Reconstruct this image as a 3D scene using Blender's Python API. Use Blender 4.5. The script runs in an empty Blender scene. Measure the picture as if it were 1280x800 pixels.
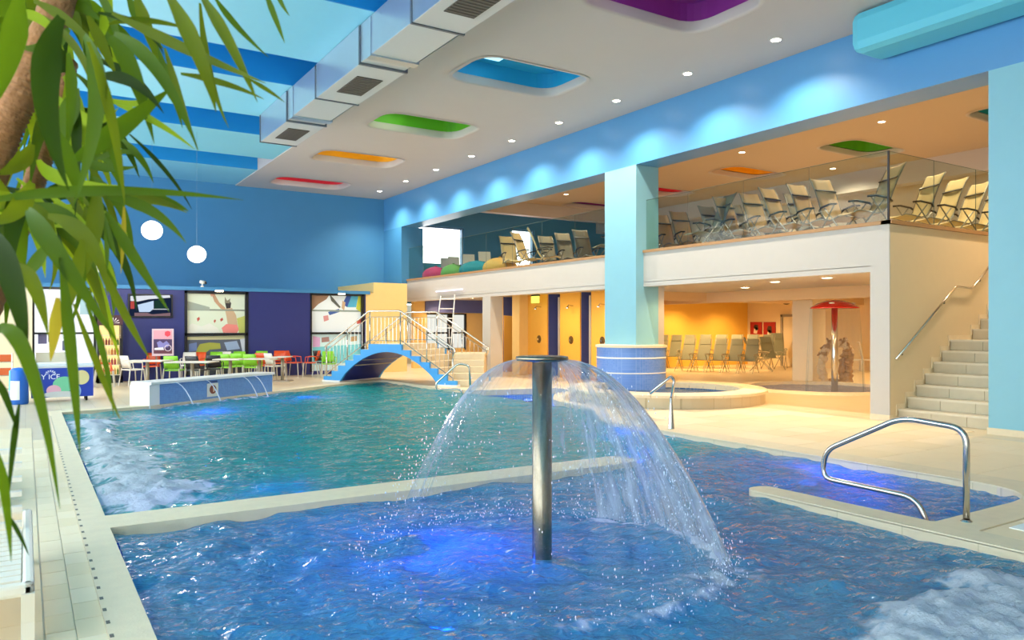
import bpy, bmesh, math, random
import numpy as np
from mathutils import Vector, Matrix
random.seed(7); np.random.seed(7)
S = bpy.context.scene
COL = S.collection

# ------------------------------------------------------------------ camera
F, TH, HY, EYE = 955.0, 0.567, 408.0, 1.65      # focal in px of a 1280x800 frame, yaw, horizon row, eye height
cam_d = bpy.data.cameras.new('camera'); cam = bpy.data.objects.new('camera', cam_d); COL.objects.link(cam)
cam_d.sensor_width = 36; cam_d.lens = 36*F/1280; cam_d.shift_y = (HY-400)/1280
cam_d.clip_start = 0.05; cam_d.clip_end = 300
cam_d.dof.use_dof = True; cam_d.dof.focus_distance = 9.0; cam_d.dof.aperture_fstop = 7.0
cam.location = (0, 0, EYE); cam.rotation_euler = (math.pi/2, 0, -TH)
S.camera = cam
# ------------------------------------------------------------------ world, exposure
w = bpy.data.worlds.new('world'); S.world = w; w.use_nodes = True
bg = w.node_tree.nodes['Background']; bg.inputs[0].default_value = (1.0, 0.985, 0.96, 1); bg.inputs[1].default_value = 4.0
S.view_settings.view_transform = 'Standard'; S.view_settings.look = 'None'
S.view_settings.gamma = 1; S.view_settings.use_curve_mapping = False
S.view_settings.exposure = 0.4

# ------------------------------------------------------------------ helpers: pixels to points
CS, SN = math.cos(TH), math.sin(TH)
def ray(px, py):
    xn = (px-640)/F
    return (xn*CS+SN, -xn*SN+CS, (HY-py)/F)
def onZ(px, py, z=0.0):
    r = ray(px, py); t = (z-EYE)/r[2]; return Vector((r[0]*t, r[1]*t, z))
def onX(px, py, x):
    r = ray(px, py); t = x/r[0]; return Vector((x, r[1]*t, EYE+r[2]*t))
def onY(px, py, y):
    r = ray(px, py); t = y/r[1]; return Vector((r[0]*t, y, EYE+r[2]*t))
def atD(px, py, d):
    r = ray(px, py); return Vector((r[0]*d, r[1]*d, EYE+r[2]*d))

# ------------------------------------------------------------------ materials
def lin(h):
    h = h.lstrip('#'); v = [int(h[i:i+2], 16)/255 for i in (0, 2, 4)]
    return tuple(((c/12.92) if c <= .04045 else ((c+.055)/1.055)**2.4) for c in v)+(1,)
MATS = {}
def mat(name, col, rough=.5, metal=0, noise=0.0, nscale=6, bump=0, bscale=40, emit=None, estr=0, spec=.5, alpha=None, coat=0):
    if name in MATS: return MATS[name]
    m = bpy.data.materials.new(name); m.use_nodes = True; nt = m.node_tree; b = nt.nodes['Principled BSDF']
    c = lin(col) if isinstance(col, str) else col
    b.inputs['Base Color'].default_value = c; b.inputs['Roughness'].default_value = rough; b.inputs['Metallic'].default_value = metal
    b.inputs['Specular IOR Level'].default_value = spec
    if coat: b.inputs['Coat Weight'].default_value = coat
    tc = None
    if noise or bump:
        tc = nt.nodes.new('ShaderNodeTexCoord')
    if noise:
        n = nt.nodes.new('ShaderNodeTexNoise'); n.inputs['Scale'].default_value = nscale; n.inputs['Detail'].default_value = 5
        nt.links.new(tc.outputs['Object'], n.inputs['Vector'])
        mx = nt.nodes.new('ShaderNodeMix'); mx.data_type = 'RGBA'
        mx.inputs['A'].default_value = tuple(x*(1-noise) for x in c[:3])+(1,)
        mx.inputs['B'].default_value = tuple(min(1, x*(1+noise)) for x in c[:3])+(1,)
        nt.links.new(n.outputs['Fac'], mx.inputs['Factor']); nt.links.new(mx.outputs['Result'], b.inputs['Base Color'])
    if bump:
        n2 = nt.nodes.new('ShaderNodeTexNoise'); n2.inputs['Scale'].default_value = bscale; n2.inputs['Detail'].default_value = 3
        nt.links.new(tc.outputs['Object'], n2.inputs['Vector'])
        bp = nt.nodes.new('ShaderNodeBump'); bp.inputs['Strength'].default_value = bump; bp.inputs['Distance'].default_value = .02
        nt.links.new(n2.outputs['Fac'], bp.inputs['Height']); nt.links.new(bp.outputs['Normal'], b.inputs['Normal'])
    if emit:
        b.inputs['Emission Color'].default_value = lin(emit); b.inputs['Emission Strength'].default_value = estr
    MATS[name] = m; return m
def tile_mat(name, c1, c2, mortar, size, gap, rough=.3, offset=0.0, wide=1.0, bump=.3, axis=None):
    """tile grid by a brick texture in object space; axis picks which two coordinates run along the surface"""
    m = bpy.data.materials.new(name); m.use_nodes = True; nt = m.node_tree; b = nt.nodes['Principled BSDF']
    b.inputs['Roughness'].default_value = rough
    tc = nt.nodes.new('ShaderNodeTexCoord'); src = tc.outputs['Object']
    if axis:
        sp = nt.nodes.new('ShaderNodeSeparateXYZ'); cb = nt.nodes.new('ShaderNodeCombineXYZ'); nt.links.new(src, sp.inputs[0])
        if axis == 'wall':           # (x+y, z)
            ad = nt.nodes.new('ShaderNodeMath'); nt.links.new(sp.outputs[0], ad.inputs[0]); nt.links.new(sp.outputs[1], ad.inputs[1])
            nt.links.new(ad.outputs[0], cb.inputs[0]); nt.links.new(sp.outputs[2], cb.inputs[1])
        src = cb.outputs[0]
    br = nt.nodes.new('ShaderNodeTexBrick'); nt.links.new(src, br.inputs['Vector'])
    br.inputs['Color1'].default_value = lin(c1); br.inputs['Color2'].default_value = lin(c2); br.inputs['Mortar'].default_value = lin(mortar)
    br.inputs['Scale'].default_value = 1; br.inputs['Brick Width'].default_value = size*wide; br.inputs['Row Height'].default_value = size
    br.inputs['Mortar Size'].default_value = gap; br.offset = offset; br.inputs['Bias'].default_value = 0
    nt.links.new(br.outputs['Color'], b.inputs['Base Color'])
    bp = nt.nodes.new('ShaderNodeBump'); bp.inputs['Strength'].default_value = bump; bp.inputs['Distance'].default_value = .01; bp.invert = True
    nt.links.new(br.outputs['Fac'], bp.inputs['Height']); nt.links.new(bp.outputs['Normal'], b.inputs['Normal'])
    MATS[name] = m; return m
def emis(name, col, s):
    if name in MATS: return MATS[name]
    m = bpy.data.materials.new(name); m.use_nodes = True; nt = m.node_tree; nt.nodes.remove(nt.nodes['Principled BSDF'])
    e = nt.nodes.new('ShaderNodeEmission'); e.inputs[0].default_value = lin(col); e.inputs[1].default_value = s
    nt.links.new(e.outputs[0], nt.nodes['Material Output'].inputs[0]); MATS[name] = m; return m
def schlick(nt, f0=.04, normal=None):
    lw = nt.nodes.new('ShaderNodeLayerWeight'); lw.inputs['Blend'].default_value = .5
    if normal: nt.links.new(normal, lw.inputs['Normal'])
    p = nt.nodes.new('ShaderNodeMath'); p.operation = 'POWER'; p.inputs[1].default_value = 5; nt.links.new(lw.outputs['Facing'], p.inputs[0])
    q = nt.nodes.new('ShaderNodeMath'); q.operation = 'MULTIPLY_ADD'; q.inputs[1].default_value = 1-f0; q.inputs[2].default_value = f0; nt.links.new(p.outputs[0], q.inputs[0])
    return q
def glass_mat(name, tint, refl=1.0, body=0.0, bodycol='#ffffff'):
    if name in MATS: return MATS[name]
    m = bpy.data.materials.new(name); m.use_nodes = True; nt = m.node_tree; nt.nodes.remove(nt.nodes['Principled BSDF'])
    t = nt.nodes.new('ShaderNodeBsdfTransparent'); t.inputs[0].default_value = lin(tint)
    g = nt.nodes.new('ShaderNodeBsdfGlossy'); g.inputs['Roughness'].default_value = .02
    f = schlick(nt)
    mu = nt.nodes.new('ShaderNodeMath'); mu.operation = 'MULTIPLY'; mu.inputs[1].default_value = refl; nt.links.new(f.outputs[0], mu.inputs[0])
    last = t.outputs[0]
    if body:
        d = nt.nodes.new('ShaderNodeBsdfDiffuse'); d.inputs[0].default_value = lin(bodycol)
        mb = nt.nodes.new('ShaderNodeMixShader'); mb.inputs[0].default_value = body
        nt.links.new(last, mb.inputs[1]); nt.links.new(d.outputs[0], mb.inputs[2]); last = mb.outputs[0]
    mx = nt.nodes.new('ShaderNodeMixShader'); nt.links.new(mu.outputs[0], mx.inputs[0]); nt.links.new(last, mx.inputs[1]); nt.links.new(g.outputs[0], mx.inputs[2])
    nt.links.new(mx.outputs[0], nt.nodes['Material Output'].inputs[0]); MATS[name] = m; return m

WHITE = mat('white_paint', '#e4ded8', .6, noise=.02)
CEILW = mat('white_ceiling_paint', '#c2bbb6', .6, noise=.02, nscale=2)
BLUE = mat('blue_wall_paint', '#4186b6', .55, noise=.04, nscale=2)
BEAMB = mat('beam_blue_paint', '#4d92c8', .38, noise=.02, spec=.9)
NAVY = mat('navy_panel', '#2c3274', .45, noise=.05, nscale=3)
CYAN = mat('cyan_column_paint', '#86bdcc', .55, noise=.03, nscale=3)
CYANC = mat('cyan_ceiling_paint', '#86cee6', .5, noise=.02)
SLOT = mat('slot_blue_paint', '#1b8fd2', .45, noise=.02)
CREAMY = mat('warm_yellow_wall', '#f0cd86', .6, noise=.03)
ORANGE = mat('orange_shower_tile', '#f3b445', .4, noise=.04)
CREAM = mat('cream_wall', '#ecd9b4', .6, noise=.03)
COPING = mat('cream_coping_stone', '#e8d5b2', .65, noise=.09, nscale=9, bump=.1, bscale=60)
STEEL = mat('polished_steel', '#d6cec2', .16, 1.0)
DARKST = mat('brushed_steel', '#9a8c78', .24, 1.0)
BLACK = mat('black_plastic', '#15151a', .4)
WHITEPL = mat('white_plastic', '#efeae2', .35)
LIGHT = emis('lamp_glow', '#fff3dd', 26)
LIGHTW = emis('warm_lamp_glow', '#ffe8c4', 18)

# ------------------------------------------------------------------ helpers: meshes
class MB:
    def __init__(s): s.v = []; s.f = []; s.M = None
    def add(s, vs, fs):
        o = len(s.v)
        for p in vs:
            p = Vector(p)
            s.v.append(s.M @ p if s.M else p)
        s.f += [[i+o for i in f] for f in fs]; return s
    def box(s, x0, x1, y0, y1, z0, z1):
        v = [(x, y, z) for z in (z0, z1) for y in (y0, y1) for x in (x0, x1)]
        return s.add(v, [(0,2,3,1),(4,5,7,6),(0,1,5,4),(2,6,7,3),(0,4,6,2),(1,3,7,5)])
    def quad(s, a, b, c, d): return s.add([a, b, c, d], [(0,1,2,3)])
    def prism(s, poly, z0, z1, axis='z'):
        n = len(poly)
        def P(p, h):
            return (p[0], p[1], h) if axis == 'z' else ((p[0], h, p[1]) if axis == 'y' else (h, p[0], p[1]))
        return s.add([P(p, z0) for p in poly]+[P(p, z1) for p in poly],
                     [list(range(n))[::-1], list(range(n, 2*n))]+[(i, (i+1)%n, (i+1)%n+n, i+n) for i in range(n)])
    def tube(s, pts, r, n=8, closed=False, cap=True):
        pts = [Vector(p) for p in pts]; m = len(pts); R = r if isinstance(r, (list, tuple)) else [r]*m
        o = len(s.v); rings = []; prev = None
        for i, p in enumerate(pts):
            if closed: t = pts[(i+1)%m]-pts[i-1]
            else: t = pts[min(i+1, m-1)]-pts[max(i-1, 0)]
            t.normalize()
            if prev is None:
                a = Vector((0, 0, 1)) if abs(t.z) < .9 else Vector((1, 0, 0)); u = t.cross(a).normalized()
            else:
                u = (prev-t*prev.dot(t)).normalized()
            prev = u; v = t.cross(u)
            rings.append([p+(u*math.cos(2*math.pi*k/n)+v*math.sin(2*math.pi*k/n))*R[i] for k in range(n)])
        vs = [q for rg in rings for q in rg]; fs = []
        for i in range(m if closed else m-1):
            j = (i+1)%m
            for k in range(n): fs.append((i*n+k, i*n+(k+1)%n, j*n+(k+1)%n, j*n+k))
        if cap and not closed: fs += [list(range(n))[::-1], [(m-1)*n+k for k in range(n)]]
        return s.add(vs, fs)
    def lathe(s, prof, n=32, c=(0, 0), a0=0, a1=2*math.pi):
        full = abs(a1-a0-2*math.pi) < 1e-6; m = n if full else n+1; vs = []
        for r, z in prof:
            for k in range(m):
                a = a0+(a1-a0)*k/n; vs.append((c[0]+r*math.cos(a), c[1]+r*math.sin(a), z))
        fs = []
        for i in range(len(prof)-1):
            for k in range(n if full else n):
                k2 = (k+1)%m; fs.append((i*m+k, i*m+k2, (i+1)*m+k2, (i+1)*m+k))
        return s.add(vs, fs)
    def grid(s, fn, nu, nv):
        vs = [fn(i/nu, j/nv) for j in range(nv+1) for i in range(nu+1)]
        return s.add(vs, [(j*(nu+1)+i, j*(nu+1)+i+1, (j+1)*(nu+1)+i+1, (j+1)*(nu+1)+i) for j in range(nv) for i in range(nu)])
    def ball(s, c, r, nu=12, nv=8, sc=(1, 1, 1)):
        return s.add([(c[0]+r*sc[0]*math.sin(math.pi*j/nv)*math.cos(2*math.pi*i/nu), c[1]+r*sc[1]*math.sin(math.pi*j/nv)*math.sin(2*math.pi*i/nu), c[2]+r*sc[2]*math.cos(math.pi*j/nv)) for j in range(nv+1) for i in range(nu)],
                     [(j*nu+i, (j+1)*nu+i, (j+1)*nu+(i+1)%nu, j*nu+(i+1)%nu) for j in range(nv) for i in range(nu)])
def rounded(pts, r, n=5):
    """closed polygon with rounded corners"""
    out = []; m = len(pts)
    for i in range(m):
        a, b, c = Vector(pts[i-1]), Vector(pts[i]), Vector(pts[(i+1)%m])
        k = r[i] if isinstance(r, (list, tuple)) else r
        if k <= 0: out.append(tuple(b)); continue
        p = b+(a-b).normalized()*k; q = b+(c-b).normalized()*k
        for t in range(n+1):
            t /= n; out.append(tuple(p*(1-t)**2+b*2*t*(1-t)+q*t*t))
    return out
def smooth_path(pts, r, n=6):
    """open polyline with rounded bends"""
    pts = [Vector(p) for p in pts]; out = [pts[0]]
    for i in range(1, len(pts)-1):
        a, b, c = pts[i-1], pts[i], pts[i+1]; k = min(r, (a-b).length*.45, (c-b).length*.45)
        p = b+(a-b).normalized()*k; q = b+(c-b).normalized()*k
        for t in range(n+1):
            t /= n; out.append(p*(1-t)**2+b*2*t*(1-t)+q*t*t)
    out.append(pts[-1]); return out
def obj(name, mb, m, parent=None, smooth=False, bevel=0, world=False, kind=None, label=None, solid=0):
    me = bpy.data.meshes.new(name)
    off = Vector((0, 0, 0)); q = parent
    while world and q: off += Vector(q.location); q = q.parent
    me.from_pydata([tuple(Vector(v)-off) for v in mb.v], [], mb.f); me.update()
    bm = bmesh.new(); bm.from_mesh(me); bmesh.ops.recalc_face_normals(bm, faces=bm.faces); bm.to_mesh(me); bm.free()
    if m: me.materials.append(m)
    if smooth: me.polygons.foreach_set('use_smooth', [True]*len(me.polygons))
    o = bpy.data.objects.new(name, me); COL.objects.link(o)
    if parent: o.parent = parent
    if bevel:
        b = o.modifiers.new('bevel', 'BEVEL'); b.width = bevel; b.segments = 2; b.limit_method = 'ANGLE'
    if solid:
        b = o.modifiers.new('solid', 'SOLIDIFY'); b.thickness = solid; b.offset = 0
    if kind: o['kind'] = kind
    if label: o['label'] = label
    return o
def tag(o, label, cat, group=None, kind=None):
    o['label'] = label; o['category'] = cat
    if group: o['group'] = group
    if kind: o['kind'] = kind
    return o
def thing(name, label, cat, loc=(0, 0, 0), rz=0, group=None, kind=None):
    o = bpy.data.objects.new(name, None); COL.objects.link(o); o.location = loc; o.rotation_euler = (0, 0, rz); o.empty_display_size = .1
    return tag(o, label, cat, group, kind)
def struct(name, mb, m, label=None, cat=None, parent=None, **k):
    o = obj(name, mb, m, parent, **k); o['kind'] = 'structure'
    if label: o['label'] = label
    if cat: o['category'] = cat
    return o
def dup(root, loc, rz, label=None, group=None, sc=None, swap=None):
    r = root.copy(); COL.objects.link(r); r.location = loc; r.rotation_euler = (0, 0, rz)
    if sc: r.scale = sc
    if label: r['label'] = label
    if group: r['group'] = group
    for ch in root.children:
        c = ch.copy(); COL.objects.link(c); c.parent = r
        if swap and c.data and c.data.materials and c.data.materials[0] in swap:
            key = (c.data.name, swap[c.data.materials[0]].name)
            if key not in SWAPPED:
                d = c.data.copy(); d.materials[0] = swap[c.data.materials[0]]; SWAPPED[key] = d
            c.data = SWAPPED[key]
        for g in ch.children:
            d = g.copy(); COL.objects.link(d); d.parent = c
    return r
SWAPPED = {}
ORD = ['first', 'second', 'third', 'fourth', 'fifth', 'sixth', 'seventh', 'eighth', 'ninth', 'tenth', 'eleventh', 'twelfth']
def plate(outline, holes, z0, z1):
    """flat slab with holes: returns MB with top, bottom and walls (triangulated)"""
    import mathutils
    polys = [outline]+holes; vs = []; ed = []
    for p in polys:
        o = len(vs); vs += [Vector((q[0], q[1])) for q in p]; ed += [(o+i, o+(i+1)%len(p)) for i in range(len(p))]
    V, E, Fc, *_ = mathutils.geometry.delaunay_2d_cdt(vs, ed, [], 0, 1e-5)
    def inside(p, poly):
        c = False; n = len(poly)
        for i in range(n):
            x1, y1 = poly[i][:2]; x2, y2 = poly[i-1][:2]
            if (y1 > p[1]) != (y2 > p[1]) and p[0] < (x2-x1)*(p[1]-y1)/(y2-y1)+x1: c = not c
        return c
    mb = MB(); n = len(V); keep = []
    for f in Fc:
        c = sum((V[i] for i in f), Vector((0, 0)))/len(f)
        if inside(c, outline) and not any(inside(c, h) for h in holes): keep.append(list(f))
    mb.add([(p.x, p.y, z0) for p in V]+[(p.x, p.y, z1) for p in V], [f[::-1] for f in keep]+[[i+n for i in f] for f in keep])
    cnt = {}
    for f in keep:
        for a, b in zip(f, f[1:]+f[:1]): cnt[(a, b)] = 1
    mb.f += [[a, b, b+n, a+n] for (a, b) in cnt if (b, a) not in cnt]
    return mb
def spot(name, loc, e, col, size=100, blend=.6, rad=.05, target=None):
    l = bpy.data.lights.new(name, 'SPOT'); l.energy = e; l.color = lin(col)[:3]; l.spot_size = math.radians(size); l.spot_blend = blend; l.shadow_soft_size = rad
    o = bpy.data.objects.new(name, l); COL.objects.link(o); o.location = loc
    if target: o.rotation_euler = (Vector(target)-Vector(loc)).to_track_quat('-Z', 'Y').to_euler()
    return o
def point(name, loc, e, col, rad=.1):
    l = bpy.data.lights.new(name, 'POINT'); l.energy = e; l.color = lin(col)[:3]; l.shadow_soft_size = rad
    o = bpy.data.objects.new(name, l); COL.objects.link(o); o.location = loc; return o
def text(name, body, size, m, parent, M, align='CENTER', ext=.003):
    cu = bpy.data.curves.new(name, 'FONT'); cu.body = body; cu.size = size; cu.extrude = ext; cu.align_x = align
    t = bpy.data.objects.new(name+'_tmp', cu); COL.objects.link(t)
    dg = bpy.context.evaluated_depsgraph_get(); me = bpy.data.meshes.new_from_object(t.evaluated_get(dg)); bpy.data.objects.remove(t)
    me.transform(M); me.materials.clear(); me.materials.append(m); o = bpy.data.objects.new(name, me); COL.objects.link(o); o.parent = parent; return o

# ================================================================== THE SETTING
ZC = 6.87; XB = 12.46; YB = 29.4; YL = 25.7; XS = 12.7; ZF = 3.47; ZW = -.05
WC = (12.25, 12.75)      # whirlpool centre
KC = (17.75, 12.7)        # splash basin centre
pool = rounded([(.58, -1.2), (6.12, -1.2), (6.12, 3.2), (6.12, 5.25), (6.42, 5.25), (6.42, 3.5), (8.45, 3.5), (8.45, 9.5), (8.45, 10.3), (9.65, 12.2), (9.85, 13.8), (10.9, 15.2), (11.75, 15.6), (12.0, 16.5), (9.6, 17.05), (9.25, 18.4), (9.2, 21.75), (8.6, 21.6), (7.4, 20.88), (2.3, 17.3), (.58, 16.9)],
               [0, 0, 0, .14, .14, .05, .7, 0, .5, .5, .5, .4, .3, .4, .4, .3, .3, .3, 0, .3, 0])
circ = lambda c, r, n=64: [(c[0]+r*math.cos(2*math.pi*k/n), c[1]+r*math.sin(2*math.pi*k/n)) for k in range(n)]
FLOOR = tile_mat('beige_floor_tile', '#e0cdaa', '#dbc8a5', '#cdba96', .6, .006, .32, bump=.15)
floor = struct('floor', plate([(-5, -7), (30, -7), (30, 31), (-5, 31)], [pool, circ(WC, 1.7), circ(KC, 1.85)], -.14, 0), FLOOR, 'beige tiled pool hall floor', 'floor')
MOS = tile_mat('blue_pool_mosaic', '#3f7fc0', '#2f6cb2', '#a9c4d6', .05, .004, .25, axis='wall')
MOSF = tile_mat('pale_blue_pool_floor_tile', '#4f9fc8', '#4493bf', '#a5cfdd', .3, .006, .3)
MOST = tile_mat('teal_pool_floor_tile', '#22a69c', '#1f9c98', '#8fd6cc', .3, .006, .3)
def inpoly(p, poly):
    c = False
    for i in range(len(poly)):
        x1, y1 = poly[i]; x2, y2 = poly[i-1]
        if (y1 > p[1]) != (y2 > p[1]) and p[0] < (x2-x1)*(p[1]-y1)/(y2-y1)+x1: c = not c
    return c
m = MB(); n = len(pool); o_ = [(p[0], p[1], -1.5) for p in pool]+[(p[0], p[1], -.13) for p in pool]
m.add(o_, [(i, (i+1)%n, (i+1)%n+n, i+n) for i in range(n)])
struct('wall_pool', m, MOS, 'blue mosaic pool side wall', 'pool wall')
struct('floor_pool_shallow', MB().box(.4, 9.5, -1.4, 7.2, -1.2, -1.1), MOSF, 'pale blue tiled floor of the shallow pool', 'pool floor')
struct('floor_pool_deep', MB().box(.4, 12.4, 7.2, 22.2, -1.6, -1.5), MOST, 'teal tiled floor of the deep pool', 'pool floor')
# bench along the shallow pool's left side
struct('trim_1', MB().box(.5, 1.05, -1.2, 7.0, -1.12, -.55), MOSF, 'underwater tiled bench along the pool side', 'bench')
struct('trim_2', MB().box(1.0, 1.09, -1.2, 7.0, -.56, -.535), COPING, 'cream nosing of the underwater bench', 'nosing')
# divider between the two pools, awash
mm = MB().prism(rounded([(.5, 7.0), (6.35, 7.0), (6.35, 7.47), (.5, 7.47)], [0, .2, .2, 0]), -.12, .012)
struct('trim_3', mm, COPING, 'cream stone divider awash between the shallow and deep pools', 'pool divider')
struct('wall_divider', MB().box(.58, 6.3, 7.04, 7.43, -1.5, -.12), MOS, 'mosaic wall under the pool divider', 'pool wall')
# coping band round the pool
def offset_poly(poly, d):
    out = []; n = len(poly)
    for i in range(n):
        a, b, c = Vector(poly[i-1]), Vector(poly[i]), Vector(poly[(i+1)%n])
        e1 = (b-a).normalized() if (b-a).length > 1e-6 else (c-b).normalized(); e2 = (c-b).normalized() if (c-b).length > 1e-6 else e1
        n1 = Vector((e1.y, -e1.x)); n2 = Vector((e2.y, -e2.x)); nn = (n1+n2)
        nn = nn.normalized() if nn.length > 1e-4 else n1
        out.append(tuple(b+nn*d/max(.5, nn.dot(n1))))
    return out
cop_out = rounded([(.37, -1.5), (6.42, -1.5), (6.42, 2.0), (6.44, 3.16), (8.9, 3.16), (8.88, 9.5), (8.88, 10.15), (9.97, 12.1), (10.05, 13.7), (11.1, 14.95), (12.0, 15.3), (12.3, 16.8), (9.85, 17.3), (9.6, 18.4), (9.55, 22.1), (8.5, 21.9), (7.25, 21.15), (2.2, 17.6), (.37, 17.2)], [0, 0, 0, .02, .9, 0, .5, .5, .5, .4, .3, .4, .4, .3, .3, .3, 0, .3, 0])
struct('trim_4', plate(cop_out, [pool], -.005, .014), COPING, 'cream coping stones round the pool', 'coping')
# overflow slots in the left coping
mm = MB()
for k in range(70): mm.box(.375, .395, 1+k*.22, 1.05+k*.22, .010, .0155)
struct('trim_5', mm, mat('drain_slot_dark', '#6d675c', .7), 'small dark drain slots along the left coping', 'drain')
# built tiles near the camera (children of the floor)
TILES = [mat('deck_tile_%d' % i, c, .55, noise=.05, nscale=3, spec=.25) for i, c in enumerate(['#f3ddb6', '#efd9b0', '#f6e1bc'])]
def tile_proto(name, w, h, m): return obj(name, MB().box(0, w, 0, h, -.004, .008), m, floor)
protos = {}
def lay(w, h, x, y):
    k = (round(w, 3), round(h, 3), random.randrange(3))
    if k not in protos: o = protos[k] = tile_proto('tile', k[0], k[1], TILES[k[2]])
    else: o = protos[k].copy(); COL.objects.link(o)
    o.location = (x, y, random.uniform(0, .0015))
for c, x0 in enumerate((.091, .232)):
    y = 3.0
    while y < 13: lay(.136, .29, x0, y+.145*c); y += .2945
for i in range(3):
    for j in range(20): lay(.594, .594, .086-.6*(i+1)+.0, 2.6+.6*j)
for i in range(6):
    for j in range(20):
        x, y = 8.92+.6*i, 3.2+.6*j
        if x+.6 > 12.68 and y > 7.0: continue
        if x+.594 > 12.42 and y < 6.2: continue
        if any(math.hypot(x+a-WC[0], y+b-WC[1]) < 2.25 for a in (0, .6) for b in (0, .6)): continue
        if any(inpoly((x+a, y+b), cop_out) for a in (0, .6) for b in (0, .6)): continue
        lay(.594, .594, x, y)
for i in range(4):
    for j in range(4): lay(.594, .594, 6.46+.6*i, .75+.6*j)
# white drain-cover tiles in the right deck
for i in range(4):
    lay_o = obj('drain_tile', MB().box(0, .29, 0, .29, .006, .014), mat('white_deck_tile', '#f4f1ea', .3), floor); lay_o.location = (6.75+.3*i, 2.78, .002)

# --- hall ceiling with five rounded recesses
RX0, RX1 = 7.42, 10.1
rec = [(8.1, 9.8, '#8a2f8e', 'purple'), (12.62, 14.3, '#1d9fd0', 'blue'), (17.25, 18.9, '#5fae25', 'green'), (21.9, 23.5, '#f2b21c', 'amber'), (26.65, 28.25, '#d8293f', 'red')]
holes = [rounded([(RX0, a), (RX1, a), (RX1, b), (RX0, b)], .5, 6) for a, b, c, nme in rec]
struct('ceiling', plate([(6.6, -7), (XB, -7), (XB, YB), (6.6, YB)], holes, ZC, ZC+.18), CEILW, 'white hall ceiling with coloured rounded recesses', 'ceiling')
def recess(outline, z, depth, col, nme, pane=True, light=0, where='main hall ceiling'):
    t = thing('ceiling_recess', '%s rounded light recess sunk into the %s' % (nme, where), 'recess', (outline[0][0], outline[0][1], z), kind='structure')
    pm = mat('recess_%s_paint' % nme, col, .5, noise=.03)
    m = MB(); n = len(outline); c = Vector((sum(p[0] for p in outline)/n, sum(p[1] for p in outline)/n))
    m.add([(p[0], p[1], z+.18) for p in outline]+[(p[0], p[1], z+depth) for p in outline], [(i, (i+1)%n, (i+1)%n+n, i+n) for i in range(n)])
    obj('shaft', m, pm, t, world=True, smooth=False)
    m = MB().add([(p[0], p[1], z+depth) for p in outline], [list(range(n))])
    obj('top_panel', m, pm, t, world=True)
    # white rounded lip
    m = MB(); rows = []
    for k in range(5):
        a = k/4*math.pi/2; rows.append((.0+.07*math.sin(a)-.07*0, z+.0-.004+.10*(1-math.cos(a))))
    m = MB(); vs = []
    for (off, zz) in ((.09, -.012), (.0, -.015), (-.015, .02), (-.02, .16)):
        for p in outline:
            d = (Vector(p)-c); d = d.normalized(); vs.append((p[0]+d.x*off, p[1]+d.y*off, z+zz))
    fs = []
    for r in range(3):
        for i in range(n): fs.append((r*n+i, r*n+(i+1)%n, (r+1)*n+(i+1)%n, (r+1)*n+i))
    obj('lip', MB().add(vs, fs), CEILW, t, world=True, smooth=True)
    if pane:
        x0 = min(p[0] for p in outline); y0 = min(p[1] for p in outline); y1 = max(p[1] for p in outline); x1 = max(p[0] for p in outline)
        obj('sky_pane', MB().box(x0+.25, x0+(x1-x0)*.42, y0+.3, y1-.35, z+depth-.05, z+depth-.02), emis('sky_pane_'+nme, {'purple': '#d9b6e8', 'blue': '#9fe6ff', 'green': '#e8ffd0', 'amber': '#ffe6a0', 'red': '#ffb0b0', 'teal': '#b0f0f0'}[nme], light), t, world=True)
    return t
for h, (a, b, c, nme) in zip(holes, rec): recess(h, ZC, .5, c, nme, pane=True, light={'blue': 1.6, 'green': 3}.get(nme, 1.0))
# --- cyan ceiling bays on the left with deep blue slots
def bay(y0, y1, i): struct('ceiling_bay', MB().box(-5, 6.555, y0, y1, ZC+.03, ZC+.25), CYANC, 'pale cyan ceiling panel left of the duct', 'ceiling panel')
slots = [(.9, 2.7), (5.6, 7.4), (10.25, 12.0), (14.9, 16.65), (19.5, 21.4), (24.3, 26.2)]
ys = -7
for i, (a, b) in enumerate(slots): bay(ys, a, i); ys = b
bay(ys, YB, 9)
for a, b in slots:
    m = MB().box(-5, 6.555, a+.001, b-.001, ZC+.9, ZC+1.0); m.box(-5, 6.555, b-.03, b-.001, ZC+.032, ZC+.9); m.box(-5, 6.555, a+.001, a+.03, ZC+.032, ZC+.9)
    struct('ceiling_slot', m, SLOT, 'deep blue slot between the cyan ceiling panels', 'ceiling slot')
struct('trim_6', MB().box(6.56, 6.598, -7, YB, ZC+.0, ZC+1.0), CEILW, 'white edge of the hall ceiling', 'ceiling edge')
struct('roof', MB().box(-5.3, 31, -7.3, 31.3, 8.2, 8.4), WHITE, 'roof over the hall', 'roof')
# --- beam and columns
struct('beam', MB().box(XB, 13.19, -7, YB, 5.57, 7.2), BEAMB, 'blue beam spanning the hall above the columns', 'beam')
def column(y0, y1, label, zb=0.0):
    t = thing('column', label, 'column', (XB+.36, (y0+y1)/2, 0), kind='structure')
    obj('shaft', MB().box(XB, 13.19, y0, y1, zb, 5.57), CYAN, t, world=True); return t
c1 = column(13.98, 15.16, 'light cyan column rising from the round tiled base')
c2 = column(4.78, 5.96, 'broad light cyan column beside the staircase')
obj('base_band', MB().box(XB-.015, 13.2, 4.77, 5.975, 0, .1), COPING, c2, world=True)
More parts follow.
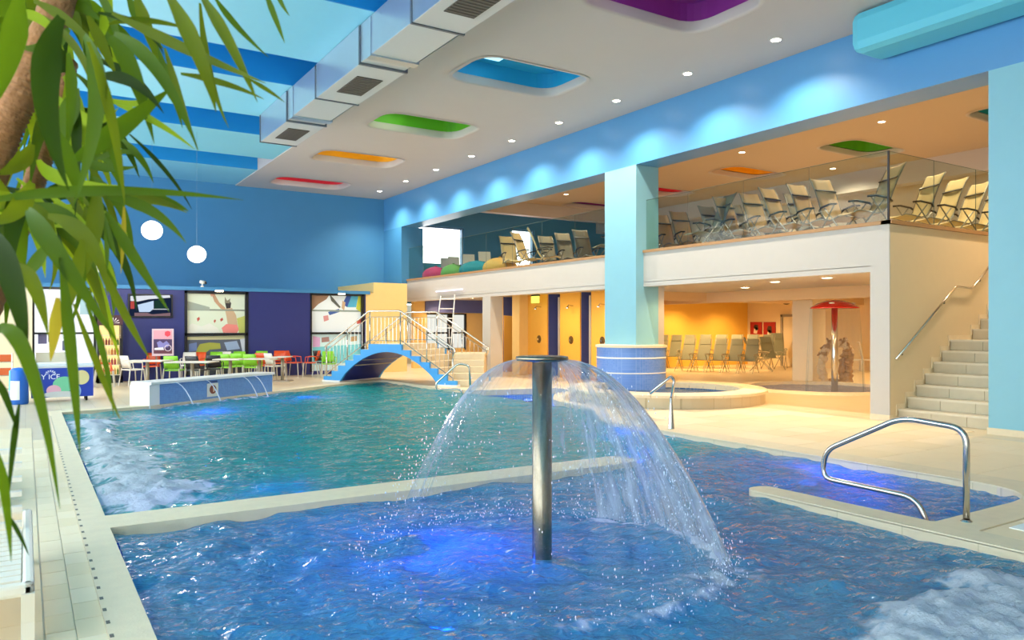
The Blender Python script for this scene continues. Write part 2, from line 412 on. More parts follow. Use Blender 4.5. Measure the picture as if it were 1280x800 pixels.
# far blue pier and back wall
struct('pier', MB().box(XB, 13.4, 27.66, YB, 3.2, 5.57), BLUE, 'blue pier closing the balcony at the back wall', 'pier')
WO = [(13.6, 16.22, 4.3, 5.95), (18.72, 19.95, 4.3, 6.1)]   # balcony windows in the back wall
m = MB().box(-5, XB+.9, YB, YB+.3, 2.6, 8.2)
xs = [XB+.9]+[v for wdw in WO for v in wdw[:2]]+[30]
for i in range(0, len(xs), 2): m.box(xs[i], xs[i+1], YB, YB+.3, 2.6, 8.2)
for a, b, z0, z1 in WO: m.box(a, b, YB, YB+.3, 2.6, z0); m.box(a, b, YB, YB+.3, z1, 8.2)
struct('wall_back_upper', m, BLUE, 'blue upper back wall of the hall', 'wall')
# back lower wall (cafe front), in front of the upper one, windows cut
wins = [(.16, 1.76, .05, 2.77), (4.23, 6.13, .12, 2.75), (8.23, 10.1, .12, 2.78)]
m = MB(); xs = [-5]+[v for q in wins for v in q[:2]]+[10.2]
xs = [1.76, 4.23, 6.13, 8.23, 10.1, 10.2]
for i in range(0, len(xs), 2): m.box(xs[i], xs[i+1], YL, YL+.2, 0, 2.79)
for a, b, z0, z1 in wins[1:]: m.box(a, b, YL, YL+.2, 0, z0); m.box(a, b, YL, YL+.2, z1, 2.79)
struct('wall_back_lower', m, NAVY, 'navy cafe wall below the blue back wall', 'wall')
struct('wall_cafe', MB().box(-5, .16, YL-.4, YL+.2, 0, 2.79).box(.16, 1.76, YL, YL+.2, 2.77, 2.79), CREAM, 'cream wall behind the ice cream freezer', 'wall')
struct('ledge', MB().box(-5, 10.35, YL-.05, YB, 2.79, 2.9), BLUE, 'ledge on top of the cafe wall', 'ledge')
# --- yellow block
m = MB().box(10.2, 10.5, YL, YB, 0, 2.84).box(10.5, 11.8, YL, YB, 0, 3.22)
struct('wall_yellow', m, CREAMY, 'warm yellow wall block between bridge and balcony', 'wall')
# --- balcony slab, underside, floor
slab = struct('balcony_slab', MB().box(XS, 30, 7.7, YB, 2.72, ZF-.03), mat('balcony_white', '#c2bbb1', .6, noise=.02), 'white balcony slab above the lounge', 'balcony')
struct('trim_7', MB().box(XS-.03, XS+.14, 7.66, 27.66, ZF-.03, ZF+.035).box(XS-.03, 22, 7.64, 7.84, ZF-.03, ZF+.035), mat('wood_cap', '#a97f52', .5, noise=.15, nscale=14), 'brown wooden cap along the balcony edge', 'trim')
struct('floor_balcony', MB().box(XS+.1, 30, 7.8, YB, ZF-.03, ZF+.005), mat('balcony_floor', '#c9b08a', .5, noise=.05), 'tan balcony floor', 'floor')
struct('trim_8', MB().box(XS, XS+.25, 8.05, 27.66, 2.62, 2.73), mat('balcony_white', '#c2bbb1'), 'white lintel under the balcony front', 'lintel')
wl = struct('wall_stair', MB().box(XS+.02, 22, 7.694, 8.05, 0, ZF-.031), mat('stair_wall_paint', '#e2cba2', .6, noise=.02), 'cream wall beside the stairs', 'wall')
struct('wall_stair_end', MB().box(XS-.004, XS+.021, 7.693, 8.055, .1, 2.74), mat('balcony_white', '#c2bbb1'), 'white end face of the stair wall', 'wall end')
struct('baseboard_stair', MB().box(XS-.012, XS+.1, 7.69, 8.06, 0, .1), COPING, 'low stone base of the stair wall', 'baseboard')
# white pilaster behind the middle column & far white pillar
struct('pilaster', MB().box(12.78, 13.4, 14.0, 15.1, .1, 2.72), mat('balcony_white', '#c2bbb1'), 'white pilaster behind the cyan column', 'pilaster')
struct('pillar', MB().box(12.705, 13.16, 21.25, 21.76, 0, 2.62), mat('balcony_white', '#c2bbb1'), 'white pillar under the balcony by the bridge', 'pillar')
struct('pillar', MB().box(19.45, 20.05, 14.15, 14.85, 0, 2.72), CREAM, 'square white pillar with warm light put into its cream colour, behind the red mushroom', 'pillar')  # white pillar; the warm lamp light on it is put into the cream colour
# lounge room under the balcony
struct('wall_lounge_back', MB().box(18.2, 30, 22.7, 22.9, 0, 2.72), mat('lounge_yellow', '#f0c052', .55, noise=.03), 'yellow back wall of the lounge', 'wall')
struct('wall_lounge_side', MB().box(26.7, 26.9, 7.9, 22.7, 0, 2.72), CREAM, 'cream side wall of the lounge', 'wall')
struct('beam_lounge', MB().box(14.6, 26.7, 17.2, 17.6, 2.45, 2.72), mat('peach_beam', '#eccb9a', .6), 'peach ceiling beam across the lounge', 'beam')
struct('beam_lounge', MB().box(18.3, 18.7, 8.1, 22.7, 2.4, 2.72), mat('peach_beam', '#eccb9a', .6), 'peach ceiling beam behind the red mushroom', 'beam')
# door in the lounge side wall
d1 = thing('door_1', 'cream door in the lounge side wall', 'door', (26.66, 20.4, 0), kind='structure')
obj('door_leaf', MB().box(26.64, 26.69, 19.9, 20.8, 0, 2.05), mat('door_cream', '#e9dcc0', .5), d1, world=True)
obj('door_frame', MB().box(26.6, 26.7, 20.8, 20.9, 0, 2.15).box(26.6, 26.7, 19.8, 19.9, 0, 2.15).box(26.6, 26.7, 19.8, 20.9, 2.05, 2.15), mat('frame_grey', '#9b958a', .5), d1, world=True)
# balcony ceiling with recesses, back wall
rec2 = [(8.6, 9.9, '#1d9fb0', 'teal'), (12.8, 14.1, '#4c8f20', 'green'), (17.0, 18.3, '#e0981c', 'amber'), (21.2, 22.5, '#c42438', 'red'), (25.4, 26.7, '#6d2748', 'purple')]
holes2 = [rounded([(19.4, a), (22.1, a), (22.1, b), (19.4, b)], .5, 6) for a, b, c, n_ in rec2]
struct('ceiling_balcony', plate([(13.19, -7), (30, -7), (30, YB), (13.19, YB)], holes2, ZC, ZC+.15), mat('balcony_ceiling_paint', '#bfae96', .6), 'cream balcony ceiling with coloured recesses', 'ceiling')
for h, (a, b, c, nme) in zip(holes2, rec2): recess(h, ZC, .5, c, nme, pane=False, where='balcony ceiling')
struct('beam_balcony', MB().box(23.6, 24.1, 7, YB, 6.2, ZC), CEILW, 'white ceiling beam along the balcony', 'beam')
struct('beam_balcony', MB().box(13.2, 26, 26.9, 27.3, 6.35, ZC), CEILW, 'white cross beam at the far end of the balcony', 'beam')
struct('wall_balcony', MB().box(26.8, 27, -7, YB, ZF, ZC), mat('balcony_back_wall', '#e6dcc8', .6), 'cream back wall of the balcony', 'wall')
struct('wall_right', MB().box(30, 30.3, -7, 31, 0, 8.2), CREAM, 'outer right wall', 'wall')
struct('wall_front', MB().box(-5, 30, -7.3, -7, 0, 8.2), WHITE, 'wall at the entrance end of the hall', 'wall')
struct('wall_far', MB().box(-5, 30, 31, 31.3, 0, 2.6), CREAM, 'outer wall behind the cafe', 'wall')
struct('wall_stairwell', MB().box(16.5, 30, 4.0, 4.2, 0, ZC), CREAMY, 'warm wall on the far side of the stairs', 'wall')
# left glazed facade: posts and rails with open glass
fa = thing('window_1', 'glazed left facade of the hall with white posts', 'window', (-4.9, 12, 0), kind='structure')
for k in range(13): obj('post', MB().box(-5, -4.85, -7+3.0*k, -6.85+3.0*k, 0, ZC), WHITE, fa, world=True)
for z in (0, 3.3, 6.6): obj('rail', MB().box(-5, -4.86, -7, 31, z, z+.2), WHITE, fa, world=True)
obj('pane', MB().box(-4.93, -4.92, -7, 31, .2, 6.6), glass_mat('facade_glass', '#f4fbff', .6), fa, world=True)
# the cyan rounded box fixed under the ceiling at the beam
bx = MB().box(11.6, XB+.01, 2.0, 7.75, 6.2, ZC+.01)
tag(obj('bulkhead_box', bx, mat('bulkhead_cyan', '#5fc4df', .5), bevel=.16), 'light cyan rounded bulkhead box fixed to the blue beam', 'bulkhead', kind='structure')
# --- staircase
st = thing('staircase', 'beige stone staircase between the cream wall and cyan column', 'stairs', (13, 6.2, 0), kind='structure')
TREAD = mat('stone_tread', '#d9cdb4', .45, noise=.06, nscale=8); RISER = mat('stone_riser', '#cbbd9f', .5, noise=.12, nscale=5)
stp = [(12.95+.285*k, .2*(k+1)) for k in range(7)]+[(15.47+.3*k, 1.4+.2*(k+1)) for k in range(10)]
for k, (x, z) in enumerate(stp):
    nx = stp[k+1][0] if k+1 < len(stp) else x+1.5
    p = obj('step', MB().box(x+.015, nx+.02, 4.25, 7.69, 0 if k < 3 else z-.45, z-.035), RISER, st, world=True)
    for j in range(6):   # riser tiles and tread slabs
        y0 = 7.69-.58*(j+1); off = .2*(k%2)
        obj('riser_tile', MB().box(x+.003, x+.016, max(4.25, y0+.004), y0+.576, z-.195, z-.036), RISER, p, world=True)
    obj('tread', MB().box(x-.012, nx+.01, 4.25, 7.695, z-.035, z), TREAD, p, world=True)
# stepped skirting on the wall
m = MB()
for k, (x, z) in enumerate(stp):
    nx = stp[k+1][0] if k+1 < len(stp) else x+1.5
    m.box(x-.06, nx-.061, 7.682, 7.694, z-.02, z+.085); m.box(x-.06, x-.031, 7.682, 7.694, z-.115, z-.0201)
obj('skirting', m, COPING, st, world=True)
hr = thing('wall_handrail', 'steel handrail fixed to the cream stair wall', 'handrail', (12.8, 7.6, 0))
hp = [(12.77, 7.62, 1.08), (14.73, 7.62, 2.40), (15.31, 7.62, 2.38), (17.9, 7.62, 4.15)]
obj('rail', MB().tube(smooth_path(hp, .08, 4), .022, 10), STEEL, hr, smooth=True, world=True)
for t in (.1, .8): 
    p = Vector(hp[0]).lerp(Vector(hp[1]), t); obj('bracket', MB().tube([p-Vector((0, 0, .01)), p+Vector((0, 0, -.06)), p+Vector((0, .08, -.07))], .009, 6), BLACK, hr, world=True)
p = Vector(hp[2]).lerp(Vector(hp[3]), .12); obj('bracket', MB().tube([p, p+Vector((0, 0, -.06)), p+Vector((0, .08, -.07))], .009, 6), BLACK, hr, world=True)
# --- balcony glass railing
gr = thing('glass_railing', 'frameless glass railing along the balcony edge', 'railing', (XS+.06, 7.75, ZF))
GL = glass_mat('railing_glass', '#eef4ef', .55)
GE = mat('glass_edge', '#44584f', .3)
def panel(a, b):
    a, b = Vector(a), Vector(b); d = (b-a).normalized(); nrm = Vector((-d.y, d.x, 0))*.006; up = Vector((0, 0, 1.22)); a = a+d*.008; b = b-d*.008
    vs = [a-nrm, b-nrm, b+nrm, a+nrm]; vs += [v+up for v in vs]
    p = obj('pane', MB().add(vs, [(0,3,2,1),(4,5,6,7),(0,1,5,4),(1,2,6,5),(2,3,7,6),(3,0,4,7)]), GL, gr, world=True)
    e = obj('pane_edge', MB().tube([a, a+up, b+up], .006, 4), GE, p, world=True)
ysx = [7.75, 9.35, 10.95, 12.55, 13.95]
for a, b in zip(ysx, ysx[1:]): panel((XS+.06, a, ZF+.035), (XS+.06, b, ZF+.035))
ysx = [15.2, 16.8, 18.4, 20.0, 21.6, 23.2, 24.8, 26.3, 27.6]
for a, b in zip(ysx, ysx[1:]): panel((XS+.06, a, ZF+.035), (XS+.06, b, ZF+.035))
xsx = [XS+.06, 14.2, 15.7, 17.2, 18.7]
for a, b in zip(xsx, xsx[1:]): panel((a, 7.75, ZF+.035), (b, 7.75, ZF+.035))
obj('corner_post', MB().box(XS+.045, XS+.075, 7.735, 7.765, ZF+.035, ZF+1.26), BLACK, gr, world=True)
# --- round tiled base of the middle column
cb = thing('column_base', 'round blue mosaic base around the cyan column', 'column base', (12.82, 14.57, 0))
MOSB = tile_mat('column_mosaic', '#6f95d6', '#6089d0', '#86a6dc', .035, .002, .25, axis='wall', bump=.2)
CC = (12.82, 14.57); R0 = .86
for z0, z1 in ((.1, .5), (.53, .86), (.90, 1.13)): obj('mosaic_band', MB().lathe([(R0, z0), (R0, z1)], 56, CC), MOSB, cb, smooth=True, world=True)
for z0, z1 in ((.5, .53), (.86, .90)): obj('white_band', MB().lathe([(R0, z0), (R0+.006, z0+.004), (R0+.006, z1-.004), (R0, z1)], 56, CC), WHITEPL, cb, smooth=True, world=True)
obj('top_cap', MB().lathe([(R0, 1.13), (R0+.03, 1.135), (R0+.03, 1.19), (R0-.04, 1.2), (.3, 1.2)], 56, CC), CREAM, cb, world=True)
# --- whirlpool
wp = thing('whirlpool', 'round whirlpool with a raised cream rim around the column base', 'whirlpool', (WC[0], WC[1], 0))
n = 28
for k in range(n):      # rim stones, each its own piece
    a0, a1 = 2*math.pi*k/n+.002, 2*math.pi*(k+1)/n-.002; am = (a0+a1)/2
    if math.hypot(WC[0]+1.9*math.cos(am)-12.82, WC[1]+1.9*math.sin(am)-14.57) < .8: continue
    obj('rim_stone', MB().lathe([(1.62, .14), (1.62, .27), (1.67, .29), (2.15, .29), (2.2, .27), (2.2, .215), (1.62, .215)], 3, WC, a0, a1), COPING, wp, world=True)
obj('rim_wall', MB().lathe([(2.15, .0), (2.15, .22)], 72, WC).lathe([(1.66, -.6), (1.66, .22)], 72, WC).lathe([(1.66, -.6), (.2, -.6)], 72, WC), tile_mat('whirl_wall', '#d3c3a2', '#cbb996', '#b5a27e', .3, .004, .4, axis='wall'), wp, world=True)
obj('basin_band', MB().lathe([(1.655, -.58), (1.655, .2)], 72, WC), MOS, wp, world=True)
# --- splash basin of the mushroom
kb = thing('splash_basin', 'shallow round splash basin with low tiled rim under the red mushroom', 'basin', (KC[0], KC[1], 0))
obj('rim', MB().lathe([(1.8, -.05), (1.8, .06), (2.0, .07), (2.08, .0)], 64, KC), COPING, kb, world=True)
obj('basin_wall', MB().lathe([(1.81, -.3), (1.81, .05)], 64, KC).lathe([(1.81, -.3), (.05, -.3)], 64, KC), MOS, kb, world=True)

# ================================================================== WATER
def vnoise(x, y, seed):
    rs = np.random.RandomState(seed); T = rs.rand(257, 257)
    xi = np.floor(x).astype(int); yi = np.floor(y).astype(int); fx = x-xi; fy = y-yi; fx = fx*fx*(3-2*fx); fy = fy*fy*(3-2*fy)
    g = lambda a, b: T[a % 256, b % 256]
    return (g(xi, yi)*(1-fx)+g(xi+1, yi)*fx)*(1-fy)+(g(xi, yi+1)*(1-fx)+g(xi+1, yi+1)*fx)*fy
FB = (3.19, 4.60)       # fountain foot
def foam_at(x, y):
    f = np.zeros_like(x)
    # jets along the deep pool's left side
    e = np.clip(1-np.abs(x-.95)/(.7+.3*np.sin(y*1.3)), 0, 1)*np.clip((y-7.5)/.3, 0, 1)*np.clip((16.5-y)/1.5, 0, 1); f = np.maximum(f, e*1.05)
    e = np.clip(1-np.hypot((x-1.05)/.95, (y-8.6)/1.2), 0, 1); f = np.maximum(f, e*1.5)
    # jet at the near right
    e = np.clip(1.15-np.hypot((x-4.55)/1.25, (y-2.15)/.62), 0, 1); f = np.maximum(f, e*1.5)
    e = np.clip(1.0-np.hypot((x-5.35)/.55, (y-2.5)/.5), 0, 1); f = np.maximum(f, e*1.2)
    # ring where the water bell lands
    r = np.hypot(x-FB[0], y-FB[1]); a = np.arctan2(y-FB[1], x-FB[0])
    e = np.clip(1-np.abs(r-1.28)/.17, 0, 1)*(.42+.30*np.cos(a+.5)); f = np.maximum(f, e)
    e = np.clip(1-np.hypot((x-3.95)/.75, (y-3.62)/.38), 0, 1); f = np.maximum(f, e*.75)
    e = np.clip(1-np.hypot((x-2.35)/.35, (y-5.1)/.4), 0, 1); f = np.maximum(f, e*.35)
    # under the weir
    d = np.abs((y-17.15)-(x-2.3)*.63); e = np.clip(1-d/.5, 0, 1)*np.clip((x-2)/.5, 0, 1)*np.clip((5.6-x)/.5, 0, 1); f = np.maximum(f, e*.55)
    return f
def water_mesh(name, x0, x1, y0, y1, step, poly, zlev, amp, seed, label, m):
    nx = int((x1-x0)/step)+1; ny = int((y1-y0)/step)+1
    X, Y = np.meshgrid(np.linspace(x0, x1, nx), np.linspace(y0, y1, ny))
    fo = foam_at(X, Y)
    h = (vnoise(X*1.3+Y*.5, Y*1.7, seed)-.5)*.9+(vnoise(X*3.1-Y*.9, Y*4.3+X*.6, seed+1)-.5)*.75+(vnoise(X*6.7+Y*2, Y*8.7-X, seed+2)-.5)*.42+(vnoise(X*14+3*Y, Y*16, seed+3)-.5)*.16
    r = np.hypot(X-FB[0], Y-FB[1]); ring = .25*np.sin(r*13)*np.exp(-np.abs(r-1.3)*1.2)
    brk = .35+1.1*vnoise(X*2.1, Y*2.1, seed+5)
    fz = np.clip(fo*brk*1.25, 0, 1)
    h = amp*(h+ring)+fz*(.01+.05*vnoise(X*9, Y*9, seed+6)+.05*vnoise(X*19, Y*19, seed+8)+.03*vnoise(X*37, Y*37, seed+10))*np.clip(fo, 0, 1)
    Zs = zlev+h
    fine = vnoise(X*9, Y*9, seed+7)*.6+vnoise(X*21, Y*21, seed+9)*.4
    foam = np.clip((fo*1.1+fine*1.0-.85)*1.7, 0, 1)*np.clip(fo*3, 0, 1)*.92
    deep = np.clip((Y-7.1)/.4, 0, 1)*np.clip((9.5-X+Y*.05)/2.5, .0, 1)
    keep = np.ones((ny-1, nx-1), bool)
    if poly is not None:
        cx = (X[:-1, :-1]+X[1:, 1:])/2; cy = (Y[:-1, :-1]+Y[1:, 1:])/2; ins = np.zeros_like(keep)
        P = poly
        for i in range(len(P)):
            (xa, ya), (xb, yb) = P[i], P[i-1]
            if ya == yb: continue
            cnd = ((ya > cy) != (yb > cy)) & (cx < (xb-xa)*(cy-ya)/(yb-ya)+xa); ins ^= cnd
        keep = ins
    idx = np.arange(nx*ny).reshape(ny, nx)
    q = np.stack([idx[:-1, :-1][keep], idx[:-1, 1:][keep], idx[1:, 1:][keep], idx[1:, :-1][keep]], 1)
    used, inv = np.unique(q.ravel(), return_inverse=True)
    co = np.stack([X.ravel(), Y.ravel(), Zs.ravel()], 1)[used]
    me = bpy.data.meshes.new(name); me.vertices.add(len(co)); me.vertices.foreach_set('co', co.ravel()); nf = len(q)
    me.loops.add(nf*4); me.loops.foreach_set('vertex_index', inv.astype(np.int32)); me.polygons.add(nf)
    me.polygons.foreach_set('loop_start', np.arange(0, nf*4, 4, dtype=np.int32)); me.polygons.foreach_set('loop_total', np.full(nf, 4, np.int32))
    me.update(calc_edges=True); me.polygons.foreach_set('use_smooth', [True]*nf)
    for an, arr in (('foam', foam), ('deep', deep)):
        at = me.attributes.new(an, 'FLOAT', 'POINT'); at.data.foreach_set('value', arr.ravel()[used].astype(np.float32))
    me.materials.append(m); o = bpy.data.objects.new(name, me); COL.objects.link(o); return tag(o, label, 'water')
def water_mat(name, c_sh, c_dp, body=.42):
    m = bpy.data.materials.new(name); m.use_nodes = True; nt = m.node_tree; L = nt.links.new; nt.nodes.remove(nt.nodes['Principled BSDF'])
    N = nt.nodes.new
    ad = N('ShaderNodeAttribute'); ad.attribute_name = 'deep'; af = N('ShaderNodeAttribute'); af.attribute_name = 'foam'
    tint = N('ShaderNodeMix'); tint.data_type = 'RGBA'; tint.inputs['A'].default_value = lin(c_sh); tint.inputs['B'].default_value = lin(c_dp); L(ad.outputs['Fac'], tint.inputs['Factor'])
    tc = N('ShaderNodeTexCoord'); n1 = N('ShaderNodeTexNoise'); n1.inputs['Scale'].default_value = 9; n1.inputs['Detail'].default_value = 4; n1.inputs['Distortion'].default_value = .6
    mp = N('ShaderNodeMapping'); mp.inputs['Scale'].default_value = (1, 1.5, 1); mp.inputs['Rotation'].default_value = (0, 0, .5); L(tc.outputs['Object'], mp.inputs[0]); L(mp.outputs[0], n1.inputs['Vector'])
    bp = N('ShaderNodeBump'); bp.inputs['Strength'].default_value = .8; bp.inputs['Distance'].default_value = .07; L(n1.outputs['Fac'], bp.inputs['Height'])
    tr = N('ShaderNodeBsdfTransparent'); L(tint.outputs['Result'], tr.inputs[0])
    df = N('ShaderNodeBsdfDiffuse'); L(tint.outputs['Result'], df.inputs[0]); L(bp.outputs[0], df.inputs['Normal'])
    tl = N('ShaderNodeBsdfTranslucent'); L(tint.outputs['Result'], tl.inputs[0])
    m1 = N('ShaderNodeMixShader'); m1.inputs[0].default_value = .5; L(df.outputs[0], m1.inputs[1]); L(tl.outputs[0], m1.inputs[2])
    m2 = N('ShaderNodeMixShader'); m2.inputs[0].default_value = body; L(tr.outputs[0], m2.inputs[1]); L(m1.outputs[0], m2.inputs[2])
    gl = N('ShaderNodeBsdfGlossy'); gl.inputs['Roughness'].default_value = .05; L(bp.outputs[0], gl.inputs['Normal'])
    fr = schlick(nt, .03, bp.outputs[0])
    m3 = N('ShaderNodeMixShader'); L(fr.outputs[0], m3.inputs[0]); L(m2.outputs[0], m3.inputs[1]); L(gl.outputs[0], m3.inputs[2])
    fd = N('ShaderNodeBsdfDiffuse'); fd.inputs[0].default_value = lin('#fbfdfd'); ft = N('ShaderNodeBsdfTranslucent'); ft.inputs[0].default_value = lin('#f4fafc')
    fm = N('ShaderNodeMixShader'); fm.inputs[0].default_value = .4; L(fd.outputs[0], fm.inputs[1]); L(ft.outputs[0], fm.inputs[2])
    fn = N('ShaderNodeTexNoise'); fn.inputs['Scale'].default_value = 13; fn.inputs['Detail'].default_value = 7; fn.inputs['Roughness'].default_value = .7; L(tc.outputs['Object'], fn.inputs['Vector'])
    fa_ = N('ShaderNodeMath'); fa_.operation = 'MULTIPLY_ADD'; fa_.inputs[1].default_value = 2.6; fa_.inputs[2].default_value = -1.3; L(fn.outputs['Fac'], fa_.inputs[0])
    fb_ = N('ShaderNodeMath'); fb_.operation = 'MULTIPLY'; fb_.inputs[1].default_value = 1.6; L(af.outputs['Fac'], fb_.inputs[0])
    fc_ = N('ShaderNodeMath'); fc_.operation = 'ADD'; L(fa_.outputs[0], fc_.inputs[0]); L(fb_.outputs[0], fc_.inputs[1])
    fe_ = N('ShaderNodeMath'); fe_.operation = 'MULTIPLY'; fe_.use_clamp = True; L(fc_.outputs[0], fe_.inputs[0]); L(fb_.outputs[0], fe_.inputs[1])
    fbp = N('ShaderNodeBump'); fbp.inputs['Strength'].default_value = .9; fbp.inputs['Distance'].default_value = .05; L(fn.outputs['Fac'], fbp.inputs['Height']); L(fbp.outputs[0], fd.inputs['Normal'])
    m4 = N('ShaderNodeMixShader'); L(fe_.outputs[0], m4.inputs[0]); L(m3.outputs[0], m4.inputs[1]); L(fm.outputs[0], m4.inputs[2])
    L(m4.outputs[0], nt.nodes['Material Output'].inputs[0]); return m
WATER = water_mat('pool_water_surface', '#5fbcd6', '#36ccc0', .72)
shal = [p for p in pool]
water_mesh('pool_water', .6, 8.5, -1.0, 7.25, .035, pool, ZW, .058, 3, 'rippled blue water of the near shallow pool and step bay', WATER)
water_mesh('pool_water', .6, 9.6, 7.25, 21.8, .055, pool, ZW, .05, 13, 'teal green water of the deep pool reaching to the bridge', WATER)
water_mesh('whirlpool_water', WC[0]-1.7, WC[0]+1.7, WC[1]-1.7, WC[1]+1.7, .07, circ(WC, 1.64), .12, .02, 23, 'calm blue water inside the round whirlpool', water_mat('whirl_water', '#8fb2dc', '#8fb2dc', .6))
water_mesh('splash_basin_water', KC[0]-2, KC[0]+2, KC[1]-2, KC[1]+2, .09, circ(KC, 1.8), -.02, .03, 33, 'lilac water in the shallow splash basin', MATS.get('x') or water_mat('kid_water', '#cdcfe8', '#cdcfe8', .85))
# underwater lamps: blue lit lenses with their light
LENS = emis('blue_lens', '#4a6cff', 3)
ulabels = ['round blue underwater lamp glowing left of the fountain pole', 'round blue underwater lamp in the step bay by the curved handrail', 'round blue underwater lamp below the left end of the tiled weir', 'round blue underwater lamp below the right end of the tiled weir', 'round blue underwater lamp behind the water bell near the deck', 'round blue underwater lamp by the far pool corner near the bridge', 'round blue underwater lamp in the deep pool by the divider']
ul = [((2.55, 5.35, -.34), 115), ((7.75, 5.7, -.28), 80), ((2.9, 16.2, -.3), 110), ((5.4, 18.2, -.3), 110), ((8.0, 9.6, -.35), 85), ((10.6, 15.9, -.25), 22), ((1.9, 8.2, -.45), 40)]
for (p, e), lb in zip(ul, ulabels):
    t = thing('underwater_lamp', lb, 'pool lamp', (p[0], p[1], -.2))
    obj('lens', MB().lathe([(.001, .03), (.09, .025), (.11, .0)], 20), LENS, t, smooth=True)
    obj('housing', MB().lathe([(.11, .0), (.14, .0), (.14, -.06), (.02, -.06)], 20), mat('lamp_housing', '#0e1c3c', .7), t)
    obj('stem', MB().tube([(0, 0, -.05), (0, 0, (-1.1 if p[1] < 7.2 else -1.5)+.2)], .03, 8), MATS['lamp_housing'], t)
    point('underwater_glow', (p[0]+.16, p[1]-.1, p[2]-.1), e*.45, '#1642ff', .06)

# ================================================================== FOUNTAIN
ft = thing('fountain', 'steel mushroom fountain pole with flat cap standing in the shallow pool', 'fountain', (FB[0], FB[1], -1.1))
obj('pole', MB().tube([(0, 0, 0), (0, 0, 2.49)], .072, 28), DARKST, ft, smooth=True)
obj('cap', MB().lathe([(.001, 2.535), (.16, 2.535), (.19, 2.53), (.195, 2.515), (.185, 2.50), (.07, 2.49), (.07, 2.46)], 40), DARKST, ft, smooth=True)
def bell_mat():
    m = bpy.data.materials.new('water_bell'); m.use_nodes = True; nt = m.node_tree; L = nt.links.new; N = nt.nodes.new; nt.nodes.remove(nt.nodes['Principled BSDF'])
    dn = N('ShaderNodeAttribute'); dn.attribute_name = 'dens'
    uv = N('ShaderNodeAttribute'); uv.attribute_name = 'flow'
    n1 = N('ShaderNodeTexNoise'); n1.inputs['Scale'].default_value = 1; n1.inputs['Detail'].default_value = 5; n1.inputs['Roughness'].default_value = .62; L(uv.outputs['Vector'], n1.inputs['Vector'])
    bp = N('ShaderNodeBump'); bp.inputs['Strength'].default_value = .8; bp.inputs['Distance'].default_value = .05; L(n1.outputs['Fac'], bp.inputs['Height'])
    rp = N('ShaderNodeMapRange'); rp.inputs['From Min'].default_value = .34; rp.inputs['From Max'].default_value = .74; L(n1.outputs['Fac'], rp.inputs[0])
    mu = N('ShaderNodeMath'); mu.operation = 'MULTIPLY'; L(rp.outputs[0], mu.inputs[0]); L(dn.outputs['Fac'], mu.inputs[1])
    tr = N('ShaderNodeBsdfTransparent'); tr.inputs[0].default_value = (.93, .96, .98, 1)
    df = N('ShaderNodeBsdfDiffuse'); df.inputs[0].default_value = lin('#e6edf6'); tl = N('ShaderNodeBsdfTranslucent'); tl.inputs[0].default_value = lin('#e6edf6')
    a = N('ShaderNodeMixShader'); a.inputs[0].default_value = .5; L(df.outputs[0], a.inputs[1]); L(tl.outputs[0], a.inputs[2])
    b = N('ShaderNodeMixShader'); L(mu.outputs[0], b.inputs[0]); L(tr.outputs[0], b.inputs[1]); L(a.outputs[0], b.inputs[2])
    g = N('ShaderNodeBsdfGlossy'); g.inputs['Roughness'].default_value = .06; L(bp.outputs[0], g.inputs['Normal'])
    lw = schlick(nt, .03, bp.outputs[0])
    lm = N('ShaderNodeMath'); lm.operation = 'MULTIPLY'; L(lw.outputs[0], lm.inputs[0])
    dm = N('ShaderNodeMapRange'); dm.inputs['From Max'].default_value = .6; L(dn.outputs['Fac'], dm.inputs[0]); L(dm.outputs[0], lm.inputs[1])
    c = N('ShaderNodeMixShader'); L(lm.outputs[0], c.inputs[0]); L(b.outputs[0], c.inputs[1]); L(g.outputs[0], c.inputs[2])
    L(c.outputs[0], nt.nodes['Material Output'].inputs[0]); return m
def water_bell(name, loc, ztop, r0, R, zbot, label, dens_fn, nu=160, nv=44, power=1.9, edge=1.0, ripple=1.0):
    vs = []; dens = []; flow = []
    rs = np.random.RandomState(5); tab = rs.rand(64); tab2 = rs.rand(64)
    def per(t, a): 
        x = (a/(2*math.pi)*len(t)) % len(t); i = int(x); f = x-i; return t[i]*(1-f)+t[(i+1)%len(t)]*f
    for j in range(nv+1):
        t = j/nv
        for i in range(nu):
            a = 2*math.pi*i/nu; Rr = R*(1+.10*(per(tab, a)-.5))*(1-.16*max(0, -math.cos(a-adir))*edge); r = r0+(Rr-r0)*t
            z = ztop-(ztop-zbot)*t**power+.012*math.sin(a*23+t*9)*t*ripple+.02*(per(tab2, a*2)-.5)*t
            r += .016*math.sin(a*31+3*per(tab2, a))*t*ripple
            vs.append((r*math.cos(a), r*math.sin(a), z)); dens.append(dens_fn(a, t)*(.55+.8*per(tab, a*1.0))); flow.append((math.cos(a)*9+1.5*t, math.sin(a)*9, t*3.2))
    fs = [(j*nu+i, j*nu+(i+1)%nu, (j+1)*nu+(i+1)%nu, (j+1)*nu+i) for j in range(nv) for i in range(nu)]
    me = bpy.data.meshes.new(name); me.from_pydata(vs, [], fs); me.update(); me.polygons.foreach_set('use_smooth', [True]*len(fs))
    d = me.attributes.new('dens', 'FLOAT', 'POINT'); d.data.foreach_set('value', np.array(dens, np.float32))
    d = me.attributes.new('flow', 'FLOAT_VECTOR', 'POINT'); d.data.foreach_set('vector', np.array(flow, np.float32).ravel())
    me.materials.append(BELL); o = bpy.data.objects.new(name, me); COL.objects.link(o); o.location = loc
    return tag(o, label, 'water')
BELL = bell_mat()
adir = -TH    # image right
